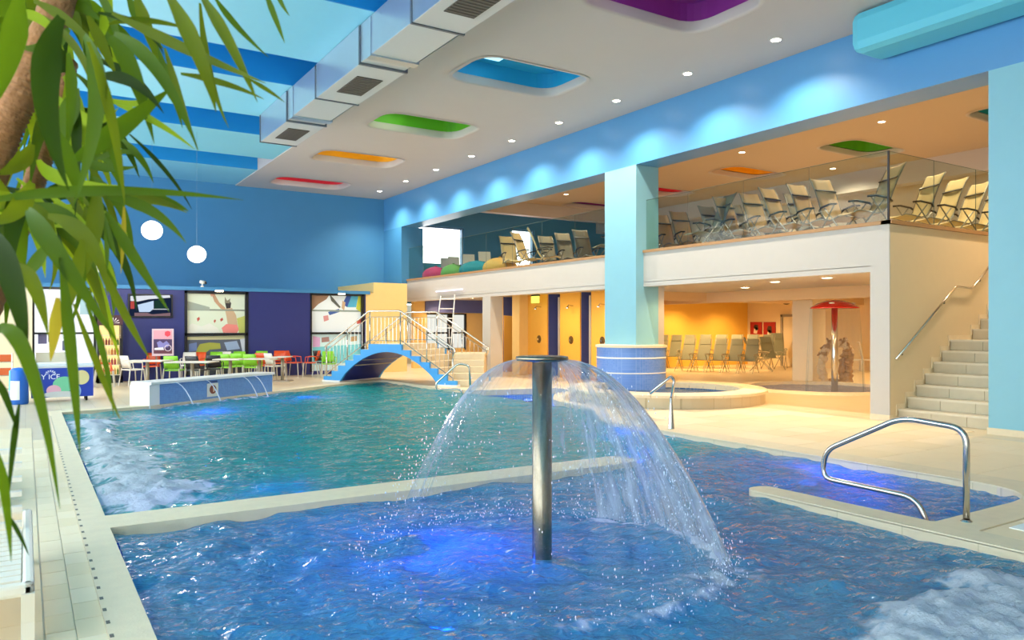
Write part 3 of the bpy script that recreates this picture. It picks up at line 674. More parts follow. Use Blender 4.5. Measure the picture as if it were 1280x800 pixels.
def dens_main(a, t):
    da = math.atan2(math.sin(a-adir-.35), math.cos(a-adir-.35)); dl = math.atan2(math.sin(a-adir-2.9), math.cos(a-adir-2.9))
    R_ = math.exp(-(da/.95)**2)*(2.3-1.1*t); L_ = math.exp(-(dl/.6)**2)*max(0, 1.1-1.2*t)
    return min(1, max(R_, L_)+.10*(1-t))
water_bell('water_bell', (FB[0], FB[1], 0), 1.405, .19, 1.3, ZW, 'clear bell of falling water spreading from the steel fountain cap', dens_main)
# droplets torn off the falling water and splashes on the landing ring
mb = MB(); rs = random.Random(3)
for k in range(1500):
    a = rs.gauss(adir+.2, .8) if rs.random() < .8 else rs.gauss(adir+2.9, .5); t = 1-abs(rs.gauss(0, .33))
    if t < .25: continue
    r = .19+1.11*t+rs.gauss(0, .035+.05*t); z = 1.405-1.455*t**1.9+rs.gauss(0, .03+.05*t)
    if z < ZW: z = ZW+abs(rs.gauss(0, .06))
    s = rs.uniform(.002, .006); p = Vector((FB[0]+r*math.cos(a), FB[1]+r*math.sin(a), z))
    mb.add([p+Vector((s, 0, 0)), p+Vector((-s, 0, 0)), p+Vector((0, s, 0)), p+Vector((0, -s, 0)), p+Vector((0, 0, s*1.8)), p+Vector((0, 0, -s*1.8))], [(0,2,4),(2,1,4),(1,3,4),(3,0,4),(2,0,5),(1,2,5),(3,1,5),(0,3,5)])
for k in range(900):
    a = rs.gauss(adir+.5, 1.2); r = rs.gauss(1.3, .07); z = ZW+abs(rs.gauss(0, .07)); s = rs.uniform(.002, .006); p = Vector((FB[0]+r*math.cos(a), FB[1]+r*math.sin(a), z))
    mb.add([p+Vector((s, 0, 0)), p+Vector((-s, 0, 0)), p+Vector((0, s, 0)), p+Vector((0, -s, 0)), p+Vector((0, 0, s*1.6)), p+Vector((0, 0, -s*1.6))], [(0,2,4),(2,1,4),(1,3,4),(3,0,4),(2,0,5),(1,2,5),(3,1,5),(0,3,5)])
tag(obj('splash_droplets', mb, mat('droplet', '#e8f0fa', .12)), 'fine splash droplets around the falling water', 'droplets', kind='stuff')
# --- red mushroom shower
mu = thing('mushroom_shower', 'red domed mushroom water shower on a steel pole', 'shower', (16.8, 11.6, -.3))
obj('pole', MB().tube([(0, 0, 0), (0, 0, 2.4)], .075, 20), STEEL, mu, smooth=True)
obj('cap', MB().lathe([(.001, 2.60), (.2, 2.585), (.4, 2.52), (.53, 2.44), (.57, 2.40), (.56, 2.385), (.3, 2.40), (.05, 2.40)], 40), mat('red_gloss', '#c8170f', .2, coat=.5), mu, smooth=True)
for a, r in ((3.6, .42), (5.4, .42), (1.8, .4)):
    obj('spot', MB().ball((r*math.cos(a), r*math.sin(a), 2.515), .07, 10, 6, (1, 1, .28)), WHITEPL, mu, smooth=True)
water_bell('water_veil', (16.8, 11.6, 0), 2.09, .56, .68, .0, 'thin veil of water falling around the red mushroom cap', lambda a, t: .05+.03*t, 80, 24, 1.3, 0)

# ================================================================== DUCT
DM = mat('galvanised_duct', '#b9c7d2', .3, .75, noise=.06, nscale=2, bump=.05, bscale=4); DB = mat('duct_underside', '#d3d2cf', .45, .2)
du = thing('air_duct', 'rectangular metal ventilation duct hanging beside the white ceiling', 'duct', (5.3, 19.27, 6.22))
seg = [19.27, 17.0, 15.0, 12.62, 10.5, 8.1, 5.6, 3.0]; dw0, dw1, dz0 = 4.9, 5.78, 6.22
for k, (b, a) in enumerate(zip(seg, seg[1:])):
    i0 = .0 if k % 2 == 0 else .035
    s_ = obj('duct_section', MB().box(dw0+i0*.3, dw1-i0, a+.02, b-.02, dz0+i0*.6, ZC+.02), DM, du, world=True)
    u = obj('underside', MB().box(dw0+.01+i0*.3, dw1-.01-i0, a+.03, b-.03, dz0-.004+i0*.6, dz0+.002+i0*.6), DB, s_, world=True)
    f = obj('flange', MB().box(dw0-.018, dw1+.018, b-.025, b+.025, dz0-.02, ZC), mat('duct_flange', '#6f747c', .4, .6), s_, world=True)
    if k % 2 == 0:
        g = obj('vent_grille', MB().box(dw0+.2, dw1-.18, (a+b)/2-.55, (a+b)/2+.55, dz0-.016, dz0-.003), mat('grille_dark', '#4b443d', .6), s_, world=True)
        m = MB()
        for q in range(12): m.box(dw0+.21, dw1-.19, (a+b)/2-.53+q*.09, (a+b)/2-.50+q*.09, dz0-.024, dz0-.016)
        g2 = obj('grille_slats', m, mat('grille_slat', '#6b6257', .5), s_, world=True)
    else:
        r = obj('joint_collar', MB().box(dw0-.008, dw1+.01, (a+b)/2+.55, (a+b)/2+.75, dz0-.012, ZC), DM, s_, world=True)
# ================================================================== LAMPS
def downlight(x, y, z, label, group, e, col, size=110, glow=LIGHT, rad=.085, lit=True, spec=None):
    t = thing('downlight', label, 'downlight', (x, y, z), group=group)
    obj('lens', MB().lathe([(.001, -.012), (rad, -.010), (rad, 0)], 16), glow, t); obj('ring', MB().lathe([(rad, -.014), (rad+.02, -.012), (rad+.025, 0)], 16), WHITEPL, t)
    if lit: spot('downlight_beam', (x, y, z-.03), e, col, size, .7, .06)
for k, y in enumerate([9.15, 11.35, 13.6, 15.85, 18.1, 20.4, 22.8, 25.2, 27.6]): downlight(11.52, y, ZC, 'round white hall downlight along the blue beam, %s from the back wall' % ORD[8-k], 'downlights along the beam', 420, '#fff0dc', 130)
for x, y in [(18.4, 11.36), (18.1, 15.6), (18.0, 24.3), (15.5, 20), (15.5, 9.6), (22.5, 10.2), (22.5, 15.6), (24.8, 20), (15.2, 6.4), (17.5, 6.2)]: downlight(x, y, ZC, 'small warm downlight in the balcony ceiling, some of the set added over the stairs', 'balcony downlights', 420, '#ffe6c4', 150, LIGHTW)  # the last pair, over the stairs, is added to light them warmer
for x, y in [(13.34, 13.1), (13.34, 10.94), (15.08, 12.0), (14.8, 10.4), (13.25, 8.78), (13.2, 16.9), (14.3, 17.0), (13.6, 19.3), (13.95, 26.8), (14.1, 25.0), (13.8, 23.3), (16.6, 14.2), (16.4, 9.6), (20.5, 10.6), (21.4, 13.2), (20.3, 19.8), (23.2, 20.6), (23.5, 16.2), (24.6, 12.0), (16.3, 19.5), (22.2, 21.6), (24.8, 21.4), (20.0, 21.2)]:  # the last ones, near the yellow back wall, are added to brighten it
    downlight(x, y, 2.72, 'warm recessed downlight in the lounge ceiling under the balcony, some of the set added by the back wall', 'downlights under the balcony', 95 if x < 17 else 210, '#ffd292', 150, LIGHTW, .11)
for k, (px, py) in enumerate([(246, 318), (190, 288), (115, 330)]):
    p = onY(px, py, 22.0); R = [.24, .26, .26][k]
    t = thing('globe_lamp', ['glowing white globe pendant lamp nearest the security camera', 'glowing white globe pendant lamp hanging highest above the cafe', 'glowing white globe pendant lamp above the ice cream freezer'][k], 'lamp', p)
    obj('globe', MB().ball((0, 0, 0), R, 24, 16, (1, 1, .95)), emis('globe_glow', '#fff6ea', 3.2), t, smooth=True)
    obj('cap', MB().lathe([(.07, R*.93), (.07, R*.96), (.001, R*.96)], 12), WHITEPL, t); obj('cord', MB().tube([(0, 0, R*.95), (0, 0, ZC+.03-p.z)], 0.003, 4), mat('cord_grey', '#7c93a8', .6), t)
    point('globe_light', p-Vector((0, 0, R+.15)), 90, '#fff0dd', .2)

# ================================================================== POOL RAILS
def pool_rail(pts, r, label, cone=True, bend=.12):
    t = thing('pool_handrail', label, 'handrail', pts[0])
    obj('tube', MB().tube(smooth_path(pts, bend, 6), r, 12), STEEL, t, smooth=True, world=True)
    for p in ([pts[0], pts[-1]] if cone == 2 else [pts[0]]):
        obj('flange', MB().lathe([(r*1.9, 0), (r*1.9, .012), (r*1.05, .03)], 16, (p[0], p[1])), STEEL, t, smooth=True, world=True); t.children[-1].location.z += 0
    return t
pool_rail([(6.66, 3.36, .012), (6.66, 3.36, .79), (6.66, 3.92, .83), (6.66, 4.70, .43), (6.66, 4.74, .15), (6.66, 3.78, .13), (6.66, 3.6, -.3)], .026, 'bent steel handrail loop standing at the rounded step bay', bend=.14)
b = Vector((8.72, 8.95, .012)); r_ = Vector((CS, -SN, 0)); 
tt = thing('pool_handrail', 'short steel grab rail with conical foot on the right coping', 'handrail', b)
obj('foot', MB().lathe([(.055, 0), (.05, .01), (.026, .42), (.026, .5)], 16), STEEL, tt, smooth=True)
obj('tube', MB().tube(smooth_path([(0, 0, .45), (.05*CS, -.05*SN, .78), (-.0*CS, .0, .84), (-.34*CS, .34*SN, .56)], .07, 5), .024, 10), STEEL, tt, smooth=True)
b = onZ(588, 490, .012)
tt = thing('pool_handrail', 'steel grab rail loop at the pool edge by the bridge foot', 'handrail', b)
def loc(rx, z): return (rx*CS, -rx*SN, z)
obj('tube', MB().tube(smooth_path([loc(0, 0), loc(-.02, .66), loc(-.3, .72), loc(-.86, .22), loc(-.84, .05), loc(-.25, .08), loc(-.12, -.2)], .1, 5), .026, 10), STEEL, tt, smooth=True)
obj('flange', MB().lathe([(.05, 0), (.05, .012), (.028, .03)], 14), STEEL, tt)
# ================================================================== WEIR WALL
wa, wb = Vector((2.42, 17.33, 0)), Vector((5.3, 19.33, 0)); wd = (wb-wa).normalized(); wn = Vector((-wd.y, wd.x, 0)); wa = wa+wn*.1; wb = wb+wn*.1; wl_ = (wb-wa).length
we = thing('weir_wall', 'low blue tiled waterfall wall with white cap at the far pool edge', 'weir wall', wa, math.atan2(wd.y, wd.x))
MOSW = tile_mat('weir_mosaic', '#6f9ccf', '#658fc6', '#82a8d4', .04, .002, .3, axis='wall')
obj('body', MB().box(.0, wl_, .02, .5, -.12, .44), MOSW, we)
obj('cap', MB().box(-.24, wl_+.03, -.03, .55, .44, .50), WHITEPL, we, bevel=.01)
obj('end_block', MB().box(-.26, -.0, .0, .55, -.05, .44), WHITEPL, we)
obj('sign', MB().box(1.33, 1.66, .008, .018, .06, .36), mat('sign_white', '#e9e4d4', .5), we); sg = we.children[-1]
obj('disc', MB().prism([(1.495+.1*math.cos(k*math.pi/8), .22+.1*math.sin(k*math.pi/8)) for k in range(16)], .002, .008, 'y'), mat('sign_brown', '#8a4a30', .6), sg)
obj('half_disc', MB().prism([(1.495+.06*math.cos(k*math.pi/8-math.pi/2), .22+.06*math.sin(k*math.pi/8-math.pi/2)) for k in range(9)], -.001, .002, 'y'), mat('sign_cream', '#e8c79a', .6), sg)
obj('title_band', MB().box(1.36, 1.63, .004, .008, .375, .415), mat('sign_ink', '#3c5584', .6), sg)
for k, u in enumerate((.35, 1.2, 2.35, 2.75)):    # thin water jets over the cap
    pts = [(u+.05*q*(1 if k % 2 else 1.2), -.03-.05*q, .46-.021*q*q) for q in range(0, 6)]
    tag(obj('water_jet', MB().tube([we.matrix_basis @ Vector(p) for p in pts], [.008, .008, .01, .012, .014, .016], 6), mat('jet_white', '#e8f1fa', .15)), 'thin arc of water over the weir wall, %s from its white end block' % ORD[k], 'water', 'water jets on the weir')
# ================================================================== BRIDGE
A, B = Vector((7.75, 22.0)), Vector((9.75, 18.6)); U = (B-A).normalized(); LB = (B-A).length
br = thing('bridge', 'blue arched step bridge over the pool inlet', 'bridge', (A.x, A.y, 0), math.atan2(U.y, U.x))   # local x along, y to the far side
def s_of(px):
    r = ray(px, 400); # intersect horizontal ray with line A + s*U
    det = r[0]*(-U.y)-(-U.x)*r[1]; t = (A.x*(-U.y)-(-U.x)*A.y)/det; p = Vector((r[0]*t, r[1]*t)); return (p-A).dot(U)
left = [s_of(p) for p in (405, 415, 423, 432, 442, 451, 461)]; right = [s_of(p) for p in (502, 513, 525, 537, 547, 559, 571)]
WB = 1.9; ZD = 1.14; rise = ZD/7
top = []
for i, sx in enumerate(left): top += [(sx, rise*i), (sx, rise*(i+1))]
for i, sx in enumerate(right): top += [(sx, rise*(7-i)), (sx, rise*(6-i))]
a0, a1 = s_of(425), s_of(548); arch = []
for k in range(21):
    t = k/20; arch.append((a1+(a0-a1)*t, (ZD-.22)*math.sin(math.pi*t)**.75))
prof = top+[(right[-1], 0)]+arch+[(left[0], 0)]
BRB = mat('bridge_blue', '#3f9fe0', .5, noise=.03); BRN = mat('bridge_navy', '#27348c', .45, noise=.05)
def side_panel(y0, y1):
    m = MB()
    # strips between top profile and arch, sampled along the length
    xs_ = sorted(set([p[0] for p in prof]+[a1+(a0-a1)*k/20 for k in range(21)]))
    def ztop(x):
        z = 0
        for i, sx in enumerate(left):
            if x >= sx: z = rise*(i+1)
        for i, sx in enumerate(right):
            if x >= sx: z = rise*(6-i)
        return z
    def zarch(x):
        t = (x-a0)/(a1-a0)
        return 0 if t <= 0 or t >= 1 else (ZD-.22)*math.sin(math.pi*t)**.75
    for x0, x1 in zip(xs_, xs_[1:]):
        zt = ztop((x0+x1)/2)
        if zt <= 0: continue
        m.add([(x0, y0, zarch(x0)), (x1, y0, zarch(x1)), (x1, y0, max(zt, zarch(x1))), (x0, y0, max(zt, zarch(x0))), (x0, y1, zarch(x0)), (x1, y1, zarch(x1)), (x1, y1, max(zt, zarch(x1))), (x0, y1, max(zt, zarch(x0)))],
              [(0,1,2,3),(4,7,6,5),(0,4,5,1),(3,2,6,7),(0,3,7,4),(1,5,6,2)])
    return m
obj('side_panel', side_panel(-.02, .06), BRB, br); obj('side_panel', side_panel(WB-.06, WB+.02), BRB, br)
obj('vault', MB().grid(lambda u, v: (a0+(a1-a0)*u, .06+(WB-.12)*v, (ZD-.22)*math.sin(math.pi*u)**.75+.005), 24, 1), BRN, br, smooth=True)
obj('base_strip', MB().box(left[0]-.03, a0+.02, -.05, WB+.05, 0, .05), WHITEPL, br); obj('base_strip', MB().box(a1-.02, right[-1]+.03, -.05, WB+.05, 0, .05), WHITEPL, br)
STEPM = mat('bridge_step_tile', '#d9c6a2', .45, noise=.06)
for i, sx in enumerate(left):
    obj('step', MB().box(sx+.01, (left[i+1] if i < 6 else right[0])+.02, .06, WB-.06, rise*(i+1)-.16, rise*(i+1)+.004), STEPM, br)
for i, sx in enumerate(right[:-1]):
    obj('step', MB().box(sx-.02, right[i+1]-.01, .06, WB-.06, rise*(6-i)-.16, rise*(6-i)+.004), STEPM, br)
def bridge_railing(y):
    hl, h2 = left[0]+.1, right[-1]-.12
    def deck(x):
        if x <= left[6]: return ZD*(x-left[0]+.12)/(left[6]-left[0]+.12)
        if x >= right[0]: return max(0, ZD*(right[-1]-x+.1)/(right[-1]-right[0]+.1))
        return ZD
    hp_ = [(hl, y, deck(hl)+.72), (hl-.06, y, deck(hl)+.9), (left[6], y, ZD+.95), (right[0]-.05, y, ZD+.95), (h2+.08, y, deck(h2)+.88), (h2-.02, y, deck(h2)+.62)]
    t = obj('railing', MB().tube(smooth_path(hp_, .06, 3), .024, 8), STEEL, br, smooth=True, label='steel railing with thin balusters')
    for hh in (.78, .1):
        obj('rail', MB().tube([(hl, y, deck(hl)+hh), (left[6], y, ZD+hh), (right[0], y, ZD+hh), (h2, y, deck(h2)+hh)], .012, 6), STEEL, t)
    posts = [hl, (hl+left[6])/2, left[6]+.04, right[0]-.04, (right[0]+h2)/2, h2]
    for x in posts: obj('post', MB().tube([(x, y, max(0, deck(x)-.12)), (x, y, deck(x)+.93)], .02, 8), STEEL, t, smooth=True)
    for p, q in zip(posts, posts[1:]):
        n = max(2, int((q-p)/.13))
        for k in range(1, n): x = p+(q-p)*k/n; obj('baluster', MB().tube([(x, y, deck(x)+.1), (x, y, deck(x)+.78)], .007, 5), STEEL, t)
bridge_railing(0); bridge_railing(WB)
# wide beige steps behind the bridge
Mv = Matrix.Rotation(-TH, 4, 'Z')
ws = thing('wide_steps', 'wide beige steps rising behind the bridge to the changing area', 'steps', Mv @ Vector((-1.75, 20.9, 0)), -TH, kind='structure')
for k in range(5): obj('step', MB().box(.0, .95, .36*k, 3.0, .17*k, .17*(k+1)), STEPM, ws, bevel=.008)
# ladder, lamp strip
lp = Mv @ Vector((-2.1, 23.6, .85))
ld = thing('metal_ladder', 'tall white metal ladder frame standing behind the bridge', 'ladder', lp, -TH)
for x0, x1 in ((-.27, -.02), (.25, .42)): obj('upright', MB().tube([(x0-.06, 0, -.1), (x1-.1, .2, 1.75 if x0 < 0 else 1.8)], .018, 8), WHITEPL, ld)
for k in range(6): z = .15+.3*k; f = z/1.8; obj('rung', MB().tube([(-.33+.25*f, .2*f, z), (.19+.17*f, .2*f, z)], .016, 6), WHITEPL, ld)
l0, l1 = onX(545, 364.5, XS-.05), onX(578, 361.5, XS-.05)
tl = thing('tube_lamp', 'lilac white fluorescent tube lamp on the balcony face', 'lamp', l0)
obj('tube', MB().tube([l0, Vector((l0.x, l1.y, l0.z))], .022, 8), emis('tube_glow', '#efe6ff', 1.6), tl, world=True)
obj('bracket', MB().box(l0.x+.02, XS, l1.y+.05, l0.y-.05, l0.z-.015, l0.z+.015), WHITEPL, tl, world=True)
# ================================================================== SHOWERS UNDER THE BALCONY
XP = 14.6
def ypx(px, x=XP): return onX(px, 400, x).y
struct('wall_shower_back', MB().box(17.2, 17.4, 20.4, 27.8, 0, 2.72), mat('shower_navy', '#4b5aa0', .45, noise=.05), 'navy back wall of the showers', 'wall')
struct('wall_shower_pier', MB().box(XP, 17.2, ypx(628), ypx(613), 0, 2.72), CREAMY, 'cream pier beside the white pillar', 'wall')
for k, (pa, pb, lb) in enumerate([(644, 684, 'with exit sign above'), (700, 725, 'in the middle of the showers'), (739, 762, 'next to the cyan column')]):
    pr = thing('shower_pier', 'orange tiled shower pier %s' % lb, 'shower wall', (XP, ypx((pa+pb)/2), 0), kind='structure')
    y1, y0 = ypx(pa), ypx(pb)
    if k == 0:
        ym = ypx(660); obj('cream_side', MB().box(XP-.35, 17.2, ym, y1-.35, 0, 2.72), CREAMY, pr, world=True); y1 = ym
    xe = 17.2 if k < 2 else 16.1
    obj('tile_face', MB().box(XP, xe, y0, y1, 0, 2.72), ORANGE, pr, world=True)
    obj('side_panel', MB().box(XP+.05, xe, y0-.012, y0+.002, 0, 2.72), MATS['shower_navy'], pr, world=True)
    if k: obj('edge_strip', MB().box(XP-.02, XP+.02, y1, y1+.09, 0, 2.6), mat('grey_edge', '#a9a196', .5), pr, world=True)
    yc = ypx([674, 714, 753][k]); v = obj('button_plate', MB().prism([(yc+.11*math.cos(q*math.pi/8), 1.22+.13*math.sin(q*math.pi/8)) for q in range(16)], XP-.02, XP, 'x'), mat('button_dark', '#6b5430', .4, .5), pr, world=True)
    obj('knob', MB().prism([(yc+.04*math.cos(q*math.pi/5), 1.22+.04*math.sin(q*math.pi/5)) for q in range(10)], XP-.06, XP-.02, 'x'), STEEL, v, world=True)
    ys_ = yc-.1; obj('shower_head', MB().tube([(XP, ys_, 2.3), (XP-.18, ys_, 2.32), (XP-.22, ys_, 2.27)], .02, 8).lathe([(.02, 2.27), (.06, 2.24), (.06, 2.22), (.001, 2.22)], 12, (XP-.22, ys_)), STEEL, pr, world=True)
# navy cubicle sides with round-headed ochre fields
y_p0, y_p2 = ypx(628), ypx(725)
struct('wall_cubicle', MB().box(XP+.04, 17.2, y_p0-.012, y_p0+.002, 0, 2.72), MATS['shower_navy'], 'navy cubicle side beside the cream pier', 'wall')
def ochre(pts, y, label): struct('wall_alcove', MB().prism(pts, y-.03, y-.013, 'y'), mat('alcove_ochre', '#d8ab52', .5), label, 'alcove')
ochre([(XP+.05, 0), (17.0, 0)]+[(XP+.05+2.3*math.sin(t*math.pi/16), .55+1.5*math.cos(t*math.pi/16)) for t in range(8, -1, -1)], y_p0, 'ochre round-headed field beside the cream pier')
ochre([(17.19, 0), (15.5, 0)]+[(17.19-1.65*math.sin(t*math.pi/16), .5+1.5*math.cos(t*math.pi/16)) for t in range(8, -1, -1)], y_p2, 'ochre round-headed field between the last shower piers')
ex = thing('exit_sign', 'small lit yellow green exit sign hanging above the showers', 'sign', onX(669, 374, 14.2))
obj('box', MB().box(-.03, .03, -.2, .2, -.13, .1), emis('exit_glow', '#d8dd55', 1.6), ex); obj('bracket', MB().box(-.02, .02, -.25, .22, .1, .15), BLACK, ex)
# wall with window behind the wide steps
struct('wall_changing', MB().box(12.9, 13.5, 27.5, 27.7, 0, 2.72).box(13.5, 15.25, 27.5, 27.7, 0, .75).box(13.5, 15.25, 27.5, 27.7, 2.15, 2.72).box(15.25, 17.3, 27.5, 27.7, 0, 2.72), CREAMY, 'peach wall under the far end of the balcony', 'wall')
struct('trim_9', MB().box(13.4, 17.2, 27.44, 27.5, 2.2, 2.72), mat('violet_band', '#6670b4', .5), 'violet band above the changing area window', 'band')
w2 = thing('window_2', 'black framed bright window behind the bridge steps', 'window', (14.3, 27.5, .75), kind='structure')
BRIGHT = emis('daylight_pane', '#f4f4ea', .7)
for a, b in ((13.52, 14.42), (14.62, 15.2)):
    for z0, z1 in ((.78, 1.35), (1.42, 2.12)): obj('pane', MB().box(a, b, 27.56, 27.58, z0, z1), BRIGHT, w2, world=True)
obj('frame', MB().box(13.48, 15.25, 27.5, 27.6, 1.35, 1.42).box(14.42, 14.62, 27.46, 27.6, .7, 2.15).box(15.2, 15.27, 27.46, 27.6, .7, 2.15).box(13.48, 15.27, 27.46, 27.6, 2.12, 2.17), BLACK, w2, world=True)
# balcony windows
for k, (a, b, z0, z1) in enumerate(WO):
    wn_ = thing('window_%d' % (3+k), ['large bright balcony window with blue reveal', 'narrow bright balcony window behind the recliners'][k], 'window', ((a+b)/2, YB, z0), kind='structure')
    obj('pane', MB().box(a, b, YB+.22, YB+.23, z0, z1), glass_mat('window_glass', '#ffffff', .5), wn_, world=True)
    obj('frame', MB().box(a, a+.05, YB+.1, YB+.25, z0, z1).box(b-.07, b, YB+.05, YB+.25, z0, z1).box(a, b, YB+.1, YB+.25, z1-.06, z1).box(a, b, YB+.1, YB+.25, z0, z0+.06), mat('window_frame_blue', '#4a7596', .4), wn_, world=True)
# ================================================================== CAFE WALL
def flat(parent, name, pts, y, m, th=.004):
    return obj(name, MB().prism(pts, y-th, y, 'y'), m, parent, world=True)
def wpx(lst, y): return [(onY(a, b, y).x, onY(a, b, y).z) for a, b in lst]
P = lambda c: mat('print_'+c, c, .5)
FRAME = mat('black_window_frame', '#17171c', .4)
yp = YL+.1
w5 = thing('window_5', 'cafe window with a print of a man raising his arm', 'window', (5.18, YL, .12), kind='structure')
obj('frame', MB().box(4.2, 4.28, YL-.03, YL+.15, .1, 2.77).box(6.05, 6.14, YL-.03, YL+.15, .1, 2.77).box(4.2, 6.14, YL-.03, YL+.15, 2.69, 2.77).box(4.2, 6.14, YL-.03, YL+.15, 1.36, 1.44), FRAME, w5, world=True)
up = obj('upper_pane', MB().box(4.28, 6.05, yp, yp+.02, 1.44, 2.69), mat('print_backdrop', '#d3d9c2', .4, emit='#dfe6cf', estr=.1), w5, world=True)
lo = obj('lower_pane', MB().box(4.28, 6.05, yp, yp+.02, .12, 1.36), mat('dim_pane', '#5d6272', .3), w5, world=True)
q = yp-.002
for nme, pts, c in [('arm', [(264,366),(268,367),(274,378),(281,384),(283,388),(276,386),(268,377)], '#c79a78'), ('hand', [(262,366),(266,365),(268,369),(264,371)], '#d8a58c'), ('head', [(281,377),(286,375),(289,379),(288,385),(283,386)], '#3b3330'), ('hat', [(281,371),(284,376),(288,373),(287,379),(281,379)], '#8d8570'), ('torso', [(281,386),(290,385),(295,394),(297,408),(285,408),(283,395)], '#cfae8c'), ('shorts', [(277,410),(283,405),(296,406),(299,412),(296,416),(279,416)], '#ef8a80'), ('beam_line', [(235,386),(308,387),(308,389),(235,388)], '#8f9688'), ('cap_dash', [(246,398),(249,396),(250,399),(247,402)], '#c25a4c'), ('cap_dash', [(267,401),(269,399),(270,401),(268,404)], '#c25a4c'), ('cap_dash', [(275,399),(278,397),(279,400),(276,402)], '#c25a4c'), ('shade', [(233,376),(262,384),(262,388),(233,388)], '#a3aa9c'), ('sail', [(296,398),(308,394),(308,416),(299,416)], '#c9c96a'), ('crowd', [(233,410),(240,404),(252,408),(262,404),(272,410),(276,417),(233,417)], '#e9e6d8')]:
    flat(up, nme, wpx(pts, q), q, P(c)); q -= .0006
q = yp-.002
for nme, pts, c in [('slide', [(245,438),(250,430),(262,428),(275,429),(276,436),(262,437),(254,444),(246,445)], '#a8a948'), ('pale_block', [(280,428),(296,426),(300,436),(284,438)], '#9db0d0'), ('pale_block', [(236,430),(246,428),(246,438),(236,440)], '#6f83b4'), ('ceiling_strip', [(233,421),(308,419),(308,424),(233,425)], '#cfc9a0'), ('glare', [(300,424),(307,423),(307,440),(303,440)], '#d9dbe4')]:
    flat(lo, nme, wpx(pts, q), q, P(c)); q -= .0006
w6 = thing('window_6', 'cafe window with a pale print of a laughing face beside the bridge', 'window', (9.16, YL, .12), kind='structure')
obj('frame', MB().box(8.2, 8.25, YL-.03, YL+.15, .1, 2.8).box(10.05, 10.14, YL-.03, YL+.15, .1, 2.8).box(8.2, 10.14, YL-.03, YL+.15, 2.72, 2.8).box(8.2, 10.14, YL-.03, YL+.15, 1.38, 1.45), FRAME, w6, world=True)
up = obj('upper_pane', MB().box(8.25, 10.05, yp, yp+.02, 1.45, 2.72), mat('print_pale', '#e6ecec', .4, emit='#eef4f4', estr=.12), w6, world=True)
lo = obj('lower_pane', MB().box(8.25, 10.05, yp, yp+.02, .12, 1.38), mat('print_aqua', '#cfe9ea', .4, emit='#d8f4f6', estr=.1), w6, world=True)
q = yp-.002
for nme, pts, c in [('hair', [(390,368),(412,368),(408,374),(398,380),(390,388)], '#a98468'), ('cheek', [(404,395),(410,394),(411,400),(405,402)], '#e79f9c'), ('brow', [(410,390),(424,386),(424,390),(412,394)], '#4a6ab0'), ('beam_line', [(390,387),(452,388),(452,390),(390,389)], '#9aa69a'), ('towel', [(434,368),(440,368),(434,384),(428,380)], '#3c5cae'), ('towel', [(440,368),(448,369),(445,384),(434,384)], '#57b6d8'), ('towel', [(448,369),(453,369),(453,392),(445,386)], '#d8d84a'), ('wire', [(412,368),(416,372),(426,384),(424,385),(414,376)], '#6b6f66'), ('lip', [(446,400),(452,398),(452,404),(446,405)], '#e26a5c'), ('palm', [(428,376),(432,378),(430,388),(427,385)], '#d6b48e')]:
    flat(up, nme, wpx(pts, q), q, P(c)); q -= .0006
q = yp-.002
for nme, pts, c in [('pink_mark', [(391,420),(400,422),(400,434),(391,436)], '#e9b6e2'), ('brown_mark', [(402,422),(411,421),(412,427),(402,428)], '#b08a86'), ('aqua_band', [(391,434),(452,430),(452,452),(391,456)], '#7fd6e2'), ('ochre_mark', [(438,421),(446,420),(446,426),(438,427)], '#c9a878')]:
    flat(lo, nme, wpx(pts, q), q, P(c)); q -= .0006
# overexposed cafe glass front behind the freezer
w7 = thing('window_7', 'bright glazed cafe front behind the freezer', 'window', (.95, YL, 0), kind='structure')
obj('pane', MB().box(.2, 1.74, yp, yp+.02, .05, 2.74), emis('cafe_daylight', '#f7fbff', 1.1), w7, world=True)
obj('frame', MB().box(.16, .22, YL-.03, YL+.12, 0, 2.79).box(1.7, 1.78, YL-.03, YL+.12, 0, 2.79).box(.16, 1.76, YL-.02, YL+.12, 1.42, 1.48).box(.16, 1.76, YL-.02, YL+.12, 2.72, 2.79), FRAME, w7, world=True)
obj('shop_counter', MB().box(.25, 1.0, YL-.02, YL+.08, .0, .9), mat('counter_pale', '#cfd0c0', .5), w7, world=True)
obj('print', MB().box(1.35, 1.7, YL+.06, YL+.095, 2.0, 2.7), mat('print_sky', '#a8c4cc', .5), w7, world=True)
for a, z in ((.55, 1.2), (.9, .95), (.3, 1.15)): obj('price_card', MB().box(a, a+.22, YL+.05, YL+.095, z, z+.28), mat('card_grey', '#6a6790', .5), w7, world=True)
# drinks fridge
fx = onY(123, 480, 25.1).x; fr = thing('drinks_fridge', 'tall lit drinks fridge with glass door by the navy wall', 'fridge', (1.75, 25.05, 0))
obj('body', MB().box(0, .05, 0, .6, 0, 1.98).box(.61, .66, 0, .6, 0, 1.98).box(0, .66, .55, .6, 0, 1.98).box(0, .66, 0, .6, 0, .22).box(0, .66, 0, .6, 1.68, 1.98), mat('fridge_black', '#26242a', .4), fr)
obj('interior', MB().box(.05, .61, .52, .55, .22, 1.68), emis('fridge_light', '#f6cf86', 1.3), fr)
for k in range(5):
    sh = obj('shelf', MB().box(.05, .61, .08, .52, .22+.29*k, .235+.29*k), mat('shelf_white', '#e8dcc0', .5), fr)
dr = obj('door', MB().box(.05, .61, -.01, 0, .22, 1.68), glass_mat('fridge_glass', '#ffffff', .7), fr); obj('handle', MB().box(.58, .61, -.05, -.01, .7, 1.3), BLACK, dr)
hd = obj('header', MB().box(0, .66, -.02, 0, 1.70, 1.98), mat('fridge_header', '#4a2530', .5), fr)
